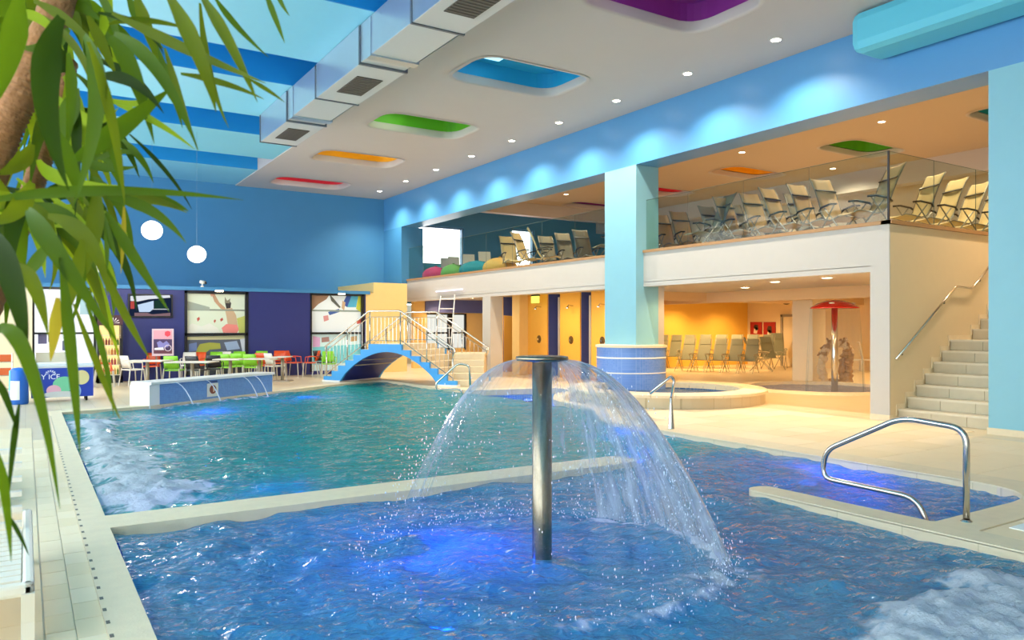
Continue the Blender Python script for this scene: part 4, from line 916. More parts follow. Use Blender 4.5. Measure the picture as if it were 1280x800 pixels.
for k in range(7):
    a = math.pi*(k/6); obj('sunburst_ray', MB().prism([(.40+.03*math.cos(a-.5), 1.76+.03*math.sin(a-.5)), (.40+.17*math.cos(a-.07), 1.76+.15*math.sin(a-.07)), (.40+.17*math.cos(a+.07), 1.76+.15*math.sin(a+.07))], -.026, -.02, 'y'), mat('ray_white', '#f3e9e4', .5), hd)
BOT = [mat('bottle_%d' % i, c, .25) for i, c in enumerate(['#c9742a', '#8a3b20', '#d8a23a', '#6d8a3a', '#b03028', '#e0c080'])]
bp0 = None
for k in range(4):
    for j in range(7):
        p = (1.75+.095+.075*j, 25.05+.2, .235+.29*k)
        b_ = obj('drink_bottle', MB().lathe([(.001, 0), (.028, 0), (.03, .02), (.03, .13), (.012, .17), (.012, .2), (.001, .2)], 8), BOT[(k*2+j//2) % 6], smooth=True); b_.location = p
        tag(b_, 'small drink bottle on a lit fridge shelf', 'bottle', 'bottles in the drinks fridge')
# TV
tv = thing('wall_television', 'wall mounted television showing a stage scene on the navy wall', 'television', (3.2, YL, 2.0))
T0, T1 = onY(160, 367, YL-.08), onY(216, 397, YL-.08)
obj('body', MB().box(T0.x, T1.x, YL-.08, YL-.02, T1.z, T0.z), BLACK, tv, world=True); obj('mount', MB().box(3.0, 3.4, YL-.02, YL, 2.1, 2.4), BLACK, tv, world=True)
sc = obj('screen', MB().box(T0.x+.04, T1.x-.04, YL-.084, YL-.079, T1.z+.04, T0.z-.04), emis('screen_dark', '#1e2a44', .6), tv, world=True)
q = YL-.085
for nme, pts, c, s_ in [('picture_white', [(163,370),(212,369),(213,372),(186,374),(172,377),(163,376)], '#dfe3ea', .8), ('picture_red', [(163,377),(168,376),(168,386),(163,386)], '#c0504a', .7), ('picture_pale', [(172,381),(192,376),(192,386),(187,390),(174,390)], '#b9cde6', .9), ('picture_green', [(193,376),(206,374),(207,386),(193,386)], '#27483f', .5), ('picture_line', [(190,386),(211,386),(211,387),(190,387)], '#cdd3da', .8), ('picture_crowd', [(168,391),(184,391),(190,393),(213,391),(213,395),(168,395)], '#8c6f76', .7)]:
    flat(sc, nme, wpx(pts, q), q, emis('scr_'+c, c, s_)); q -= .001
# poster stand
ps = thing('poster_stand', 'pink framed poster stand in front of the navy wall', 'sign', (3.5, 25.2, 0))
yq = 25.2; a, b = onY(190, 411, yq), onY(217, 444.5, yq)
obj('board', MB().box(a.x, b.x, yq-.02, yq+.02, b.z, a.z), mat('poster_frame', '#d9c2cc', .5), ps, world=True)
bd = ps.children[-1]
obj('pole', MB().box((a.x+b.x)/2-.2, (a.x+b.x)/2-.17, yq-.01, yq+.02, 0, b.z).box((a.x+b.x)/2-.35, (a.x+b.x)/2, yq-.15, yq+.15, 0, .02), STEEL, ps, world=True)
q = yq-.021
for nme, pts, c in [('sheet', [(192,413),(215,413),(215,442),(192,442)], '#e0a3b4'), ('dark_photo', [(192,424),(215,424),(215,439),(192,439)], '#4d3a63'), ('heart_disc', [(206,415),(210,413.5),(213,415),(213,419),(209.5,421),(206,419)], '#ef4b5c'), ('figures', [(196,428),(200,426),(204,429),(208,426),(212,430),(210,434),(198,435)], '#8a86c8'), ('footer', [(192,438),(215,438),(215,442),(192,442)], '#6d4050'), ('title', [(193,435),(204,434),(205,437.5),(193,437.5)], '#efe6ea')]:
    flat(bd, nme, wpx(pts, q), q, P(c)); q -= .001
obj('stamp_ring', MB().tube([(onY(210, 435, q).x+.09*math.cos(t*math.pi/8), q, onY(210, 435, q).z+.09*math.sin(t*math.pi/8)) for t in range(16)], .012, 5, closed=True), P('#e6d6de'), bd, world=True)
# security camera
cp = onY(252, 352, YL+.1); sc_ = thing('security_camera', 'small white security camera on the cafe ledge', 'camera', (cp.x, YL+.0, 2.9))
obj('base', MB().lathe([(.05, 0), (.05, .03), (.015, .04), (.015, .12)], 12), WHITEPL, sc_); obj('housing', MB().tube([(-.06, -.02, .16), (.1, .06, .14)], .055, 10), WHITEPL, sc_, smooth=True); obj('lens', MB().ball((.1, -.03, .13), .035, 8, 6), BLACK, sc_)
for k, (px_, lb) in enumerate([(274, 'above the print of the man'), (427, 'above the window beside the bridge')]):
    p = onY(px_, 364.5, YL-.1); o = thing('ledge_lamp', 'small white uplight on the cafe ledge %s' % lb, 'lamp', (p.x, YL-.08, 2.78))
    obj('body', MB().box(-.12, .12, -.05, .05, -.03, .03), WHITEPL, o); obj('lens', MB().box(-.11, .11, -.055, -.05, -.02, .02), LIGHTW, o)
# ice cream freezer
fz = thing('ice_cream_freezer', 'blue and white ice cream chest freezer with printed front', 'freezer', (.1, 19.45, 0))
FBL = mat('freezer_blue', '#1f3fae', .4); W_ = 1.18
obj('body', MB().box(0, W_, 0, .62, .1, .76), WHITEPL, fz); obj('lid', MB().box(-.02, W_+.02, -.02, .64, .76, .84), mat('freezer_lid', '#e8ecef', .25), fz, bevel=.015)
fp = obj('front_print', MB().box(.0, W_, -.012, 0, .1, .74), FBL, fz)
for nme, c, cx, cz, rx, rz_ in [('scoop', '#7fcf9f', .62, .38, .22, .17), ('scoop', '#e6d79a', .95, .52, .15, .16), ('scoop', '#f2b6c6', .42, .25, .14, .12), ('plate', '#d9d6d2', .55, .16, .34, .07), ('leaf_drop', '#9fc0e8', .88, .22, .06, .12)]:
    obj(nme, MB().prism([(cx+rx*math.cos(t*math.pi/10), max(.1, cz+rz_*math.sin(t*math.pi/10))) for t in range(20)], -.02-.001*len(fp.children), -.012, 'y'), P(c), fp)
text('lettering', 'Y ICE', .15, mat('freezer_letter', '#ffffff', .4), fp, Matrix.Translation((.36, -.014, .50)) @ Matrix.Rotation(math.pi/2, 4, 'X'))
for k in range(7):
    a = math.pi*k/6; obj('splash_mark', MB().prism([(.36+.03*math.cos(a), .62+.03*math.sin(a)), (.36+.10*math.cos(a-.13), .62+.075*math.sin(a-.13)), (.36+.10*math.cos(a+.13), .62+.075*math.sin(a+.13))], -.017, -.012, 'y'), MATS['freezer_letter'], fp)
for x in (.1, 1.05): 
    for y in (.08, .5): obj('castor', MB().tube([(x-.02, y, .05), (x+.02, y, .05)], .05, 10), BLACK, fz)
# ice lolly shaped blue and white figure stand beside it
bs = thing('bin_stand', 'blue and turquoise printed waste bin beside the freezer', 'bin', (-.12, 19.3, 0))
obj('drum', MB().lathe([(.16, 0), (.18, .02), (.17, .7), (.13, .76), (.001, .78)], 20), mat('bin_blue', '#2d6fd0', .4), bs, smooth=True)
obj('white_patch', MB().lathe([(.182, .1), (.178, .5)], 8, (0, 0), 3.6, 4.8), WHITEPL, bs); obj('turquoise_patch', MB().lathe([(.181, .3), (.175, .72)], 6, (0, 0), 3.0, 3.7), mat('bin_turq', '#3cc7b8', .4), bs)
rk = thing('display_rack', 'wire display rack with orange goods behind the freezer', 'rack', (-.55, 20.3, 0))
for x in (-.3, .3):
    for y in (0, .3): obj('post', MB().tube([(x, y, 0), (x, y, 1.05)], .015, 6), STEEL, rk)
for z in (.25, .55, .85): obj('shelf', MB().box(-.32, .32, -.02, .32, z, z+.02), STEEL, rk)
for k in range(2): obj('orange_panel', MB().box(-.28, .28, .02, .28, .57+.16*k*0+.3*k, .72+.3*k), mat('orange_goods', '#e8692c', .5), rk)

# ================================================================== SEATING
CH = {c: mat('chair_'+c, h, .4) for c, h in dict(white='#e8e2d6', green='#86c92e', orange='#e2541f', black='#23232a').items()}
def make_cafe_chair():
    t = thing('cafe_chair', 'x', 'chair'); m_ = CH['white']; lm = mat('chair_leg_metal', '#c9c2b4', .35, .3)
    obj('seat', MB().grid(lambda u, v: (-.21+.42*u, -.21+.42*v, .45-.02*math.sin(math.pi*u)*math.sin(math.pi*v)), 4, 4), m_, t, solid=.03)
    def bk(u, v): return ((-.21+.42*u)*(1-.12*v), .20+.10*v+.03*math.cos(math.pi*(u-.5))-.03, .50+.34*v)
    obj('backrest', MB().grid(bk, 6, 3), m_, t, smooth=True, solid=.025)
    for sx in (-1, 1):
        obj('leg', MB().tube([(sx*.20, -.20, .45), (sx*.23, -.24, 0)], .017, 6), lm, t)
        obj('leg', MB().tube([(sx*.20, .20, .5), (sx*.23, .27, 0)], .017, 6), lm, t)
        obj('armrest', MB().tube([(sx*.21, -.16, .45), (sx*.23, -.14, .64), (sx*.23, .1, .66), (sx*.2, .22, .64)], .014, 6), m_, t)
    return t
cc = make_cafe_chair(); first = [True]
def cafe_chair(px, py, rz, color, label, group=None):
    p = onZ(px, py); p = Vector((p.x, min(p.y, YL-.42), 0))
    o = dup(cc, p, rz, label, group, swap={CH['white']: CH[color]} if color != 'white' else None)
    return o
face = -TH   # chairs turned relative to the view: rz=face -> front (local -y) toward the camera
cafe_chair(166, 482, face+2.6, 'white', 'white armchair at the end of the table under the television')
cafe_chair(218, 483, face+3.2, 'green', 'lime green chair with its back to the weir below the poster stand')
cafe_chair(246, 483, face+3.0, 'black', 'black chair with its back to the weir', None)
cafe_chair(268, 481, face+3.4, 'black', 'dark chair beside the black one behind the weir sign')
cafe_chair(186, 475, face+.2, 'orange', 'orange chair facing the pool below the poster stand')
cafe_chair(243, 474, face-.2, 'orange', 'orange chair facing the pool beside the print of the man')
for k, a in enumerate((284, 300, 316)): cafe_chair(a, 478 if a != 300 else 476, face+3.1, 'green', 'lime green chair with its back to the weir, %s past the weir sign' % ORD[k], 'green chairs at the long tables')
for k, a in enumerate((258, 290, 322)): cafe_chair(a, 471, face+.1, 'green', 'lime green chair on the wall side of the tables, %s from the poster' % ORD[k], 'green chairs on the wall side')
for k, a in enumerate((226, 274)): cafe_chair(a, 471.5, face+.3, 'white', 'white chair on the wall side of the tables, %s from the poster' % ORD[k], 'white chairs on the wall side')
cafe_chair(344, 476, face+2.5, 'white', 'white chair just right of the weir end')
cafe_chair(331, 475, face+3.0, 'orange', 'orange chair with its back to the weir end')
cafe_chair(345, 470, face+.2, 'orange', 'orange chair against the navy wall near the weir end')
cafe_chair(367, 470, face+1.45, 'orange', 'orange chair turned sideways to the last table')
cafe_chair(389, 470, face-1.5, 'orange', 'orange chair facing away beside the bridge window')
cafe_chair(411, 472, face+.3, 'green', 'lime green chair behind the bridge railing foot')
cafe_chair(404, 470, face+1.2, 'black', 'black chair between the orange chair and the bridge')
cafe_chair(131, 484, face+2.0, 'orange', 'orange chair beside the freezer and fridge')
for ch in list(cc.children): bpy.data.objects.remove(ch)
bpy.data.objects.remove(cc)
def table(px0, px1, py, label):
    a, b = onZ(px0, py, .75), onZ(px1, py, .75); c = (a+b)/2; L_ = (b-a).length
    t = thing('cafe_table', label, 'table', (c.x, c.y, 0), math.atan2(b.y-a.y, b.x-a.x))
    obj('table_top', MB().box(-L_/2, L_/2, -.05, .65, .72, .75), mat('table_top_pale', '#d9d0c2', .35), t, bevel=.006)
    obj('pedestal', MB().tube([(0, .3, .03), (0, .3, .72)], .045, 12), mat('table_steel', '#a89d8c', .4, .5), t, smooth=True); obj('foot', MB().box(-.28, .28, .05, .55, 0, .035), MATS['table_steel'], t, bevel=.008)
table(152, 203, 451, 'pale cafe table under the television'); table(206, 262, 452.5, 'pale cafe table below the poster stand'); table(266, 300, 449, 'pale cafe table below the print of the man'); table(302, 338, 448.5, 'pale cafe table by the right end of the weir'); table(340, 358, 446, 'last pale cafe table before the navy wall')
# --- balcony recliners
SL = [mat('sling_tan', '#b79a70', .7, noise=.06, nscale=30), mat('sling_grey', '#86806f', .7, noise=.06, nscale=30), mat('sling_cream', '#dcc28c', .7, noise=.05, nscale=30)]
RF = mat('recliner_frame', '#8d8a84', .35, .7)
def make_recliner():
    t = thing('recliner', 'x', 'recliner')
    prof = [(-.46, .32), (-.36, .36), (-.2, .34), (.0, .30), (.12, .34), (.22, .48), (.30, .70), (.40, .95), (.52, 1.18), (.56, 1.24)]   # y (back is +y), z
    def P_(v):
        x = v*(len(prof)-1); i = min(int(x), len(prof)-2); f = x-i; return prof[i][0]*(1-f)+prof[i+1][0]*f, prof[i][1]*(1-f)+prof[i+1][1]*f
    def fn(u, v): y, z = P_(v); return (-.25+.5*u, y+.02*math.cos(math.pi*(u-.5)), z-.015*math.cos(math.pi*(u-.5)))
    obj('sling', MB().grid(fn, 4, 18), SL[0], t, smooth=True, solid=.015)
    obj('head_strap', MB().grid(lambda u, v: (-.26+.52*u, .36+.05*v, .96+.03*v), 2, 2), BLACK, t, solid=.02)
    for sx in (-1, 1):
        obj('side_tube', MB().tube([(sx*.265, y, z) for y, z in prof], .013, 6), RF, t, smooth=True)
        obj('armrest', MB().tube([(sx*.30, -.22, .60), (sx*.30, -.05, .62), (sx*.30, .2, .58), (sx*.28, .27, .52)], .022, 6), BLACK, t, smooth=True)
        obj('leg', MB().tube([(sx*.29, -.15, .6), (sx*.29, .3, 0)], .014, 6), RF, t); obj('leg', MB().tube([(sx*.28, .12, .56), (sx*.28, -.36, 0)], .014, 6), RF, t)
    return t
rcl = make_recliner(); zb = ZF+.01
def rec_at(x, y, rz, c, label, group=None, s=1.0): return dup(rcl, (x, y, zb), rz, label, group, sc=(s, s, s), swap={SL[0]: SL[c]} if c else None)
HALF = math.pi/2
# rz: front is local -y ; rz=-HALF -> front points -x
rec_at(13.75, 8.75, -2.0, 0, 'tan recliner just behind the black glass corner post', s=1.05)
for k in range(6): rec_at(14.72+.86*k, 8.45, -1.95, 2, 'cream recliner above the stair wall, %s from the black corner post' % ORD[k], 'recliners above the stair wall', s=.95)
for k, px in enumerate((1050, 1016, 984, 952, 922)): rec_at(13.9+.1*(k % 2), onX(px, 300, 13.9).y, -.2+.1*(k % 3), 0, 'tan recliner turned towards the stairs, %s from the black corner post' % ORD[k], 'tan recliners in a line on the balcony')
for k, px in enumerate((1012, 972, 932)): rec_at(14.9, onX(px, 300, 14.9).y, -.2, 1, 'grey recliner in the second line, %s from the black corner post' % ORD[k], 'recliners in the second line')
rec_at(13.55, onX(885, 300, 13.55).y, -1.9, 1, 'grey recliner turned to the pool at the balcony glass', s=1.05)
rec_at(14.3, onX(900, 300, 14.3).y, -.1, 1, 'grey recliner lying low beside the one turned to the pool', s=.95)
for k, px in enumerate((838, 862)): rec_at(14.6, onX(px, 300, 14.6).y, -.2, 0, 'tan recliner just right of the cyan column on the balcony', 'recliners beside the column')
rec_at(13.6, 16.2, -2.0, 1, 'grey recliner just left of the cyan column', s=1.1)
for k, px in enumerate((735, 712, 690)): rec_at(14.8, onX(px, 300, 14.8).y, -.15, 1, 'grey recliner set back from the glass, %s on from the cyan column' % ORD[k], 'recliners left of the column')
for k, px in enumerate((640, 661, 682)): rec_at(13.7, onX(px, 300, 13.7).y, -.2+.6*k, 2, 'cream recliner before the narrow balcony window, %s from the yellow bean bag' % ORD[k], 'recliners by the narrow window')
for ch in list(rcl.children): bpy.data.objects.remove(ch)
bpy.data.objects.remove(rcl)
# bean bags
for px, py, c, n_, s in [(545, 342, '#b52c62', 'magenta', .55), (567, 340, '#5f9a4a', 'green', .5), (597, 335, '#137f93', 'teal', .68), (625, 332, '#caa052', 'yellow', .6)]:
    p = onX(px, 320, 13.65); o = thing('bean_bag', '%s bean bag on the balcony floor behind the glass' % n_, 'bean bag', (13.65, p.y, zb))
    obj('bag', MB().lathe([(.001, 0), (s*.9, .02), (s, .15), (s*.95, .28), (s*.75, .4), (s*.45, .48), (.12, .51), (.001, .515)], 20), mat('bag_'+n_, c, .7, noise=.1, nscale=10, bump=.3, bscale=6), o, smooth=True)
    obj('tuft', MB().lathe([(.04, .50), (.05, .55), (.001, .56)], 10), MATS['bag_'+n_], o)
# white balcony chairs by the big window
def white_chair(x, y, z, rz, label, group):
    o = thing('garden_chair', label, 'chair', (x, y, z), rz, group)
    obj('seat', MB().box(-.23, .23, -.23, .23, .40, .44), WHITEPL, o); obj('backrest', MB().grid(lambda u, v: (-.24+.48*u, .22+.14*v, .46+.62*v), 2, 3), WHITEPL, o, solid=.03)
    for sx in (-1, 1):
        for sy in (-1, 1): obj('leg', MB().box(sx*.21-.02, sx*.21+.02, sy*.21-.02, sy*.21+.02, 0, .4), WHITEPL, o)
for px in (547, 569, 588, 608): white_chair(15.0, min(28.6, onX(px, 320, 15.0).y), zb, -.3, 'white garden chair near the large balcony window', 'white chairs on the balcony')
struct('wall_balcony_rail', MB().box(13.6, 16.2, YB-.08, YB-.02, ZF, 4.3), mat('turquoise_panel', '#3fb0cc', .5, noise=.3, nscale=1.5), 'turquoise painted panel under the balcony window', 'panel')
# --- folding garden loungers downstairs
FG = mat('folding_grey', '#8b8e78', .6, noise=.05, nscale=20); FFr = mat('folding_frame', '#a39e86', .4, .3)
def make_folding():
    t = thing('folding_lounger', 'x', 'lounger')
    obj('seat', MB().grid(lambda u, v: (-.24+.48*u, -.30+.5*v, .46-.03*v), 2, 3), FG, t, solid=.02)
    obj('backrest', MB().grid(lambda u, v: (-.24+.48*u, .2+.32*v, .43+.62*v), 2, 4), FG, t, solid=.02)
    obj('headrest', MB().grid(lambda u, v: (-.22+.44*u, .50+.10*v, 1.02+.22*v), 2, 2), FG, t, solid=.05)
    for sx in (-1, 1):
        obj('side_frame', MB().tube([(sx*.26, -.3, .46), (sx*.26, .2, .43), (sx*.26, .62, 1.25)], .014, 6), FFr, t)
        obj('armrest', MB().tube([(sx*.29, -.28, .66), (sx*.29, .0, .69), (sx*.29, .3, .66)], .02, 6), FFr, t)
        obj('leg', MB().tube([(sx*.28, -.2, .66), (sx*.28, .38, 0)], .014, 6), FFr, t); obj('leg', MB().tube([(sx*.28, .25, .66), (sx*.28, -.42, 0)], .014, 6), FFr, t)
    return t
fl = make_folding()
for k, px in enumerate((850, 870, 890, 910, 930)): p = onZ(px+6, 464+k*.6); dup(fl, p, -1.2, 'grey green folding lounger, %s in the front row counted from the column' % ORD[k], 'front row of folding loungers', (.88, .88, .96))
for k, px in enumerate((868, 888, 908, 928, 948)): p = onZ(px+8, 460.2+k*.2); dup(fl, p, -1.2, 'grey green folding lounger, %s in the second row counted from the column' % ORD[k], 'second row of folding loungers', (.88, .88, 1.06))
for k, px in enumerate((824, 841, 858)): p = onZ(px, 460.3); dup(fl, p, -1.1, 'shadowed folding lounger, %s out from behind the cyan column' % ORD[k], 'shadowed folding loungers', (.86, .86, 1.05))
for k, px in enumerate((951, 966)): p = onZ(px, 464-2*k); dup(fl, p, face+1.2-k, 'folding lounger standing below the red framed pictures', 'loungers below the pictures')
for k, px in enumerate((973, 992)): p = onZ(px, 459-2.5*k); dup(fl, p, face-.2, ['folding lounger facing the pool under the larger red picture', 'folding lounger closest to the square pillar'][k], 'loungers by the pillar', (1, 1, 1.1))
for ch in list(fl.children): bpy.data.objects.remove(ch)
bpy.data.objects.remove(fl)
for k, px in enumerate((1068, 1086)): p = onZ(px, 464); white_chair(p.x, p.y, 0, face+1.3, 'white garden chair behind the driftwood sculpture', 'white chairs behind the sculpture')
# red framed pictures
for k, (pa, pb, qa, qb) in enumerate([(938.5, 952.5, 402.5, 418), (955, 969.5, 402.5, 424)]):
    a, b = onX(pa, qa, 26.68), onX(pb, qb, 26.68); t = thing('framed_picture', ['smaller red framed picture on the cream lounge wall', 'larger red framed picture nearest the lounge door'][k], 'picture', (26.69, (a.y+b.y)/2, (a.z+b.z)/2))
    pn = obj('panel', MB().box(26.64, 26.70, b.y, a.y, b.z, a.z), mat('picture_red', '#a81f22', .5), t, world=True)
    w_, h_ = a.y-b.y, a.z-b.z; cy, cz = (a.y+b.y)/2, (a.z+b.z)/2
    for nme, pts, c in [('dark_motif', [(.05,-.2),(.25,-.1),(.2,.25),(-.1,.28),(-.2,.05)], '#3c2a28'), ('white_figure', [(-.2,-.4),(.1,-.45),(.18,-.1),(.05,.1),(-.12,-.05)], '#e8dcd0')]:
        obj(nme, MB().prism([(cy-x*w_, cz+z*h_) for x, z in pts], 26.636, 26.64, 'x'), P(c), pn, world=True)
sp = thing('ceiling_speaker', 'round dark loudspeaker hanging from the lounge ceiling', 'speaker', onX(983, 376, 22.5))
obj('body', MB().ball((0, 0, 0), .17, 14, 10, (1, 1, .8)), mat('speaker_dark', '#4b3528', .6), sp, smooth=True); obj('bracket', MB().tube([(0, 0, .1), (0, 0, 2.72-sp.location.z)], .02, 6), BLACK, sp)
# driftwood / rock sculpture
sp_ = onZ(1047, 479)
rk = thing('driftwood_sculpture', 'pale brown hollow driftwood root sculpture behind the splash basin', 'sculpture', sp_)
def lump(pts, rad, seed):
    rs = random.Random(seed); path = smooth_path(pts, .25, 5); dense = []
    for i in range(len(path)-1):
        for k in range(3): dense.append(path[i].lerp(path[i+1], k/3)+Vector((rs.gauss(0, .018), rs.gauss(0, .018), rs.gauss(0, .018))))
    return MB().tube(dense, [max(.015, rad*(.6+.7*rs.random())*(1-.35*i/len(dense))) for i in range(len(dense))], 8)
DW = mat('driftwood', '#a8845c', .85, noise=.6, nscale=14, bump=1.0, bscale=16); DW2 = mat('driftwood_pale', '#d9c09a', .85, noise=.35, nscale=18, bump=1.0, bscale=20)
BR = [([(-.48, 0, 0), (-.62, .05, .45), (-.55, 0, .95), (-.25, .05, 1.2), (.05, 0, 1.05)], .13), ([(.36, 0, 0), (.46, .05, .45), (.5, 0, .9), (.3, .05, 1.25)], .15), ([(.3, .1, 0), (.22, .1, .55), (.38, .1, 1.1)], .11),
      ([(-.6, .05, .9), (-.15, 0, 1.28), (.4, .05, 1.1), (.68, .1, .95)], .11), ([(-.55, 0, .07), (-.1, .05, .06), (.4, 0, .1)], .07)]
rq = random.Random(4)
for k in range(16):
    a_ = rq.uniform(.2, 2.9); c_, z_ = -.05+.55*math.cos(a_), .55+.65*math.sin(a_); l_ = rq.uniform(.15, .34); d_ = a_+rq.gauss(0, .6)
    BR.append(([(c_, rq.uniform(-.08, .08), z_), (c_+.5*l_*math.cos(d_), rq.uniform(-.1, .1), z_+.5*l_*math.sin(d_)), (c_+l_*math.cos(d_+.5), rq.uniform(-.1, .1), z_+l_*math.sin(d_+.5))], rq.uniform(.03, .06)))
for k, (pts, r_0) in enumerate(BR):
    obj('branch', lump([(x*.74*CS+y*SN, -x*.74*SN+y*CS, max(.0, z*.95)) for x, y, z in pts], r_0, k), DW if k % 3 else DW2, rk)

# --- white plastic sun loungers on the left deck
WL = mat('lounger_plastic', '#f1e6d2', .35)
def sun_lounger(x, y, rz, label):
    t = thing('sun_lounger', label, 'sun lounger', (x, y, .008), rz)
    obj('frame', MB().box(-.31, -.25, 0, 1.9, .26, .33).box(.25, .31, 0, 1.9, .26, .33).box(-.31, .31, 0, .06, .26, .33).box(-.31, .31, 1.84, 1.9, .26, .33), WL, t, bevel=.02)
    for k in range(11): obj('slat', MB().box(-.25, .25, .08+.11*k, .17+.11*k, .30, .33), WL, t)
    for k in range(6): z = .34+.085*k; obj('back_slat', MB().box(-.25, .25, 1.28+.075*k, 1.36+.075*k, z, z+.03), WL, t)
    for sx in (-1, 1):
        for y_ in (.12, 1.7):
            m = MB(); pr_ = [(y_-.14, .28), (y_-.10, .12), (y_-.10, 0), (y_-.02, 0), (y_+.0, .14), (y_+.06, .2), (y_+.14, .28)]
            m.prism(pr_, sx*.28-.03, sx*.28+.03, 'x'); obj('leg', m, WL, t)
    return t
sun_lounger(-.27, 4.62, 0, 'white plastic sun lounger on the left deck under the palm leaves')
sun_lounger(-.62, 8.2, .05, 'white plastic sun lounger further along the left deck')
tw = thing('towel', 'grey green towel draped on the farther white sun lounger', 'towel', (-.62, 8.9, .36)); obj('cloth', MB().grid(lambda u, v: (-.33+.66*u, -.3+.7*v, .03*math.sin(9*u)*math.sin(6*v)), 8, 8), mat('towel_teal', '#6e8f90', .9, noise=.2), tw, solid=.02)

# ================================================================== PALM-LIKE PLANT IN FRONT
pot = Vector((-.42, 2.2, 0))
pl = thing('potted_yucca', 'tall green yucca plant with strap leaves leaning in beside the camera', 'plant', pot)
obj('pot', MB().lathe([(.001, 0), (.2, 0), (.23, .05), (.28, .42), (.30, .44), (.27, .45), (.26, .40), (.001, .38)], 28), mat('pot_terracotta', '#8a5a40', .7), pl, smooth=True)
def leafmat(name, c1, c2, tr):
    m = bpy.data.materials.new(name); m.use_nodes = True; nt = m.node_tree; L = nt.links.new; b_ = nt.nodes['Principled BSDF']
    tc = nt.nodes.new('ShaderNodeTexCoord'); n_ = nt.nodes.new('ShaderNodeTexNoise'); n_.inputs['Scale'].default_value = 7; L(tc.outputs['Object'], n_.inputs['Vector'])
    mx = nt.nodes.new('ShaderNodeMix'); mx.data_type = 'RGBA'; mx.inputs['A'].default_value = lin(c1); mx.inputs['B'].default_value = lin(c2); L(n_.outputs['Fac'], mx.inputs['Factor'])
    L(mx.outputs['Result'], b_.inputs['Base Color']); b_.inputs['Roughness'].default_value = .5; b_.inputs['Specular IOR Level'].default_value = .15
    t_ = nt.nodes.new('ShaderNodeBsdfTranslucent'); t_.inputs[0].default_value = lin(tr); ms = nt.nodes.new('ShaderNodeMixShader'); ms.inputs[0].default_value = .38
    L(b_.outputs[0], ms.inputs[1]); L(t_.outputs[0], ms.inputs[2]); L(ms.outputs[0], nt.nodes['Material Output'].inputs[0]); return m
LM = [leafmat('leaf_green', '#2f4a0c', '#566f14', '#7f9c18'), leafmat('leaf_olive', '#46540e', '#6b7718', '#96a41c'), leafmat('leaf_bright', '#6f8c14', '#9aae1c', '#d0dc28'), leafmat('leaf_dark', '#1a2c0a', '#304410', '#4c6a14')]
LY = leafmat('leaf_yellowing', '#a8901c', '#c8a828', '#e0c840')
rl = random.Random(11)
def leaf3(p0, p1, p2, wid, m, name='leaf'):
    n = 12; L_, C, Rr = [], [], []
    camp = Vector((0, 0, EYE)); tw_ = rl.uniform(-.6, .6)
    for i in range(n+1):
        t = i/n; p = p0*(1-t)**2+p1*2*t*(1-t)+p2*t*t; d = ((p1-p0)*(1-t)+(p2-p1)*t).normalized()
        s = d.cross((camp-p).normalized()).normalized(); nn = s.cross(d).normalized(); s = (s*math.cos(tw_*(1-t*.5))+nn*math.sin(tw_*(1-t*.5)))
        nn = s.cross(d).normalized()
        w_ = wid*.82*(.3+.7*min(1, t/.3))*(1-max(0, (t-.3)/.7)**1.7)*.5+.0003
        C.append(p); L_.append(p-s*w_+nn*w_*.25); Rr.append(p+s*w_+nn*w_*.25)
    vs = L_+C+Rr; k = n+1; fs = []
    for i in range(n): fs += [(i, i+1, k+i+1, k+i), (k+i, k+i+1, 2*k+i+1, 2*k+i)]
    return obj(name, MB().add(vs, fs), m, pl, smooth=True, world=True)
def leafpx(a, b, c, wpx_, d0, d1, d2, m):
    d0 *= .92; d1 *= .92; d2 *= .92
    # b is the point the leaf passes at mid length: convert to a bezier control point
    P0, Pm, P2 = atD(*a, d0), atD(*b, d1), atD(*c, d2); P1 = Pm*2-(P0+P2)*.5
    return leaf3(P0, P1, P2, wpx_/F*d1*1.15, m)
G, O, Y2, D = LM[0], LM[1], LM[2], LM[3]
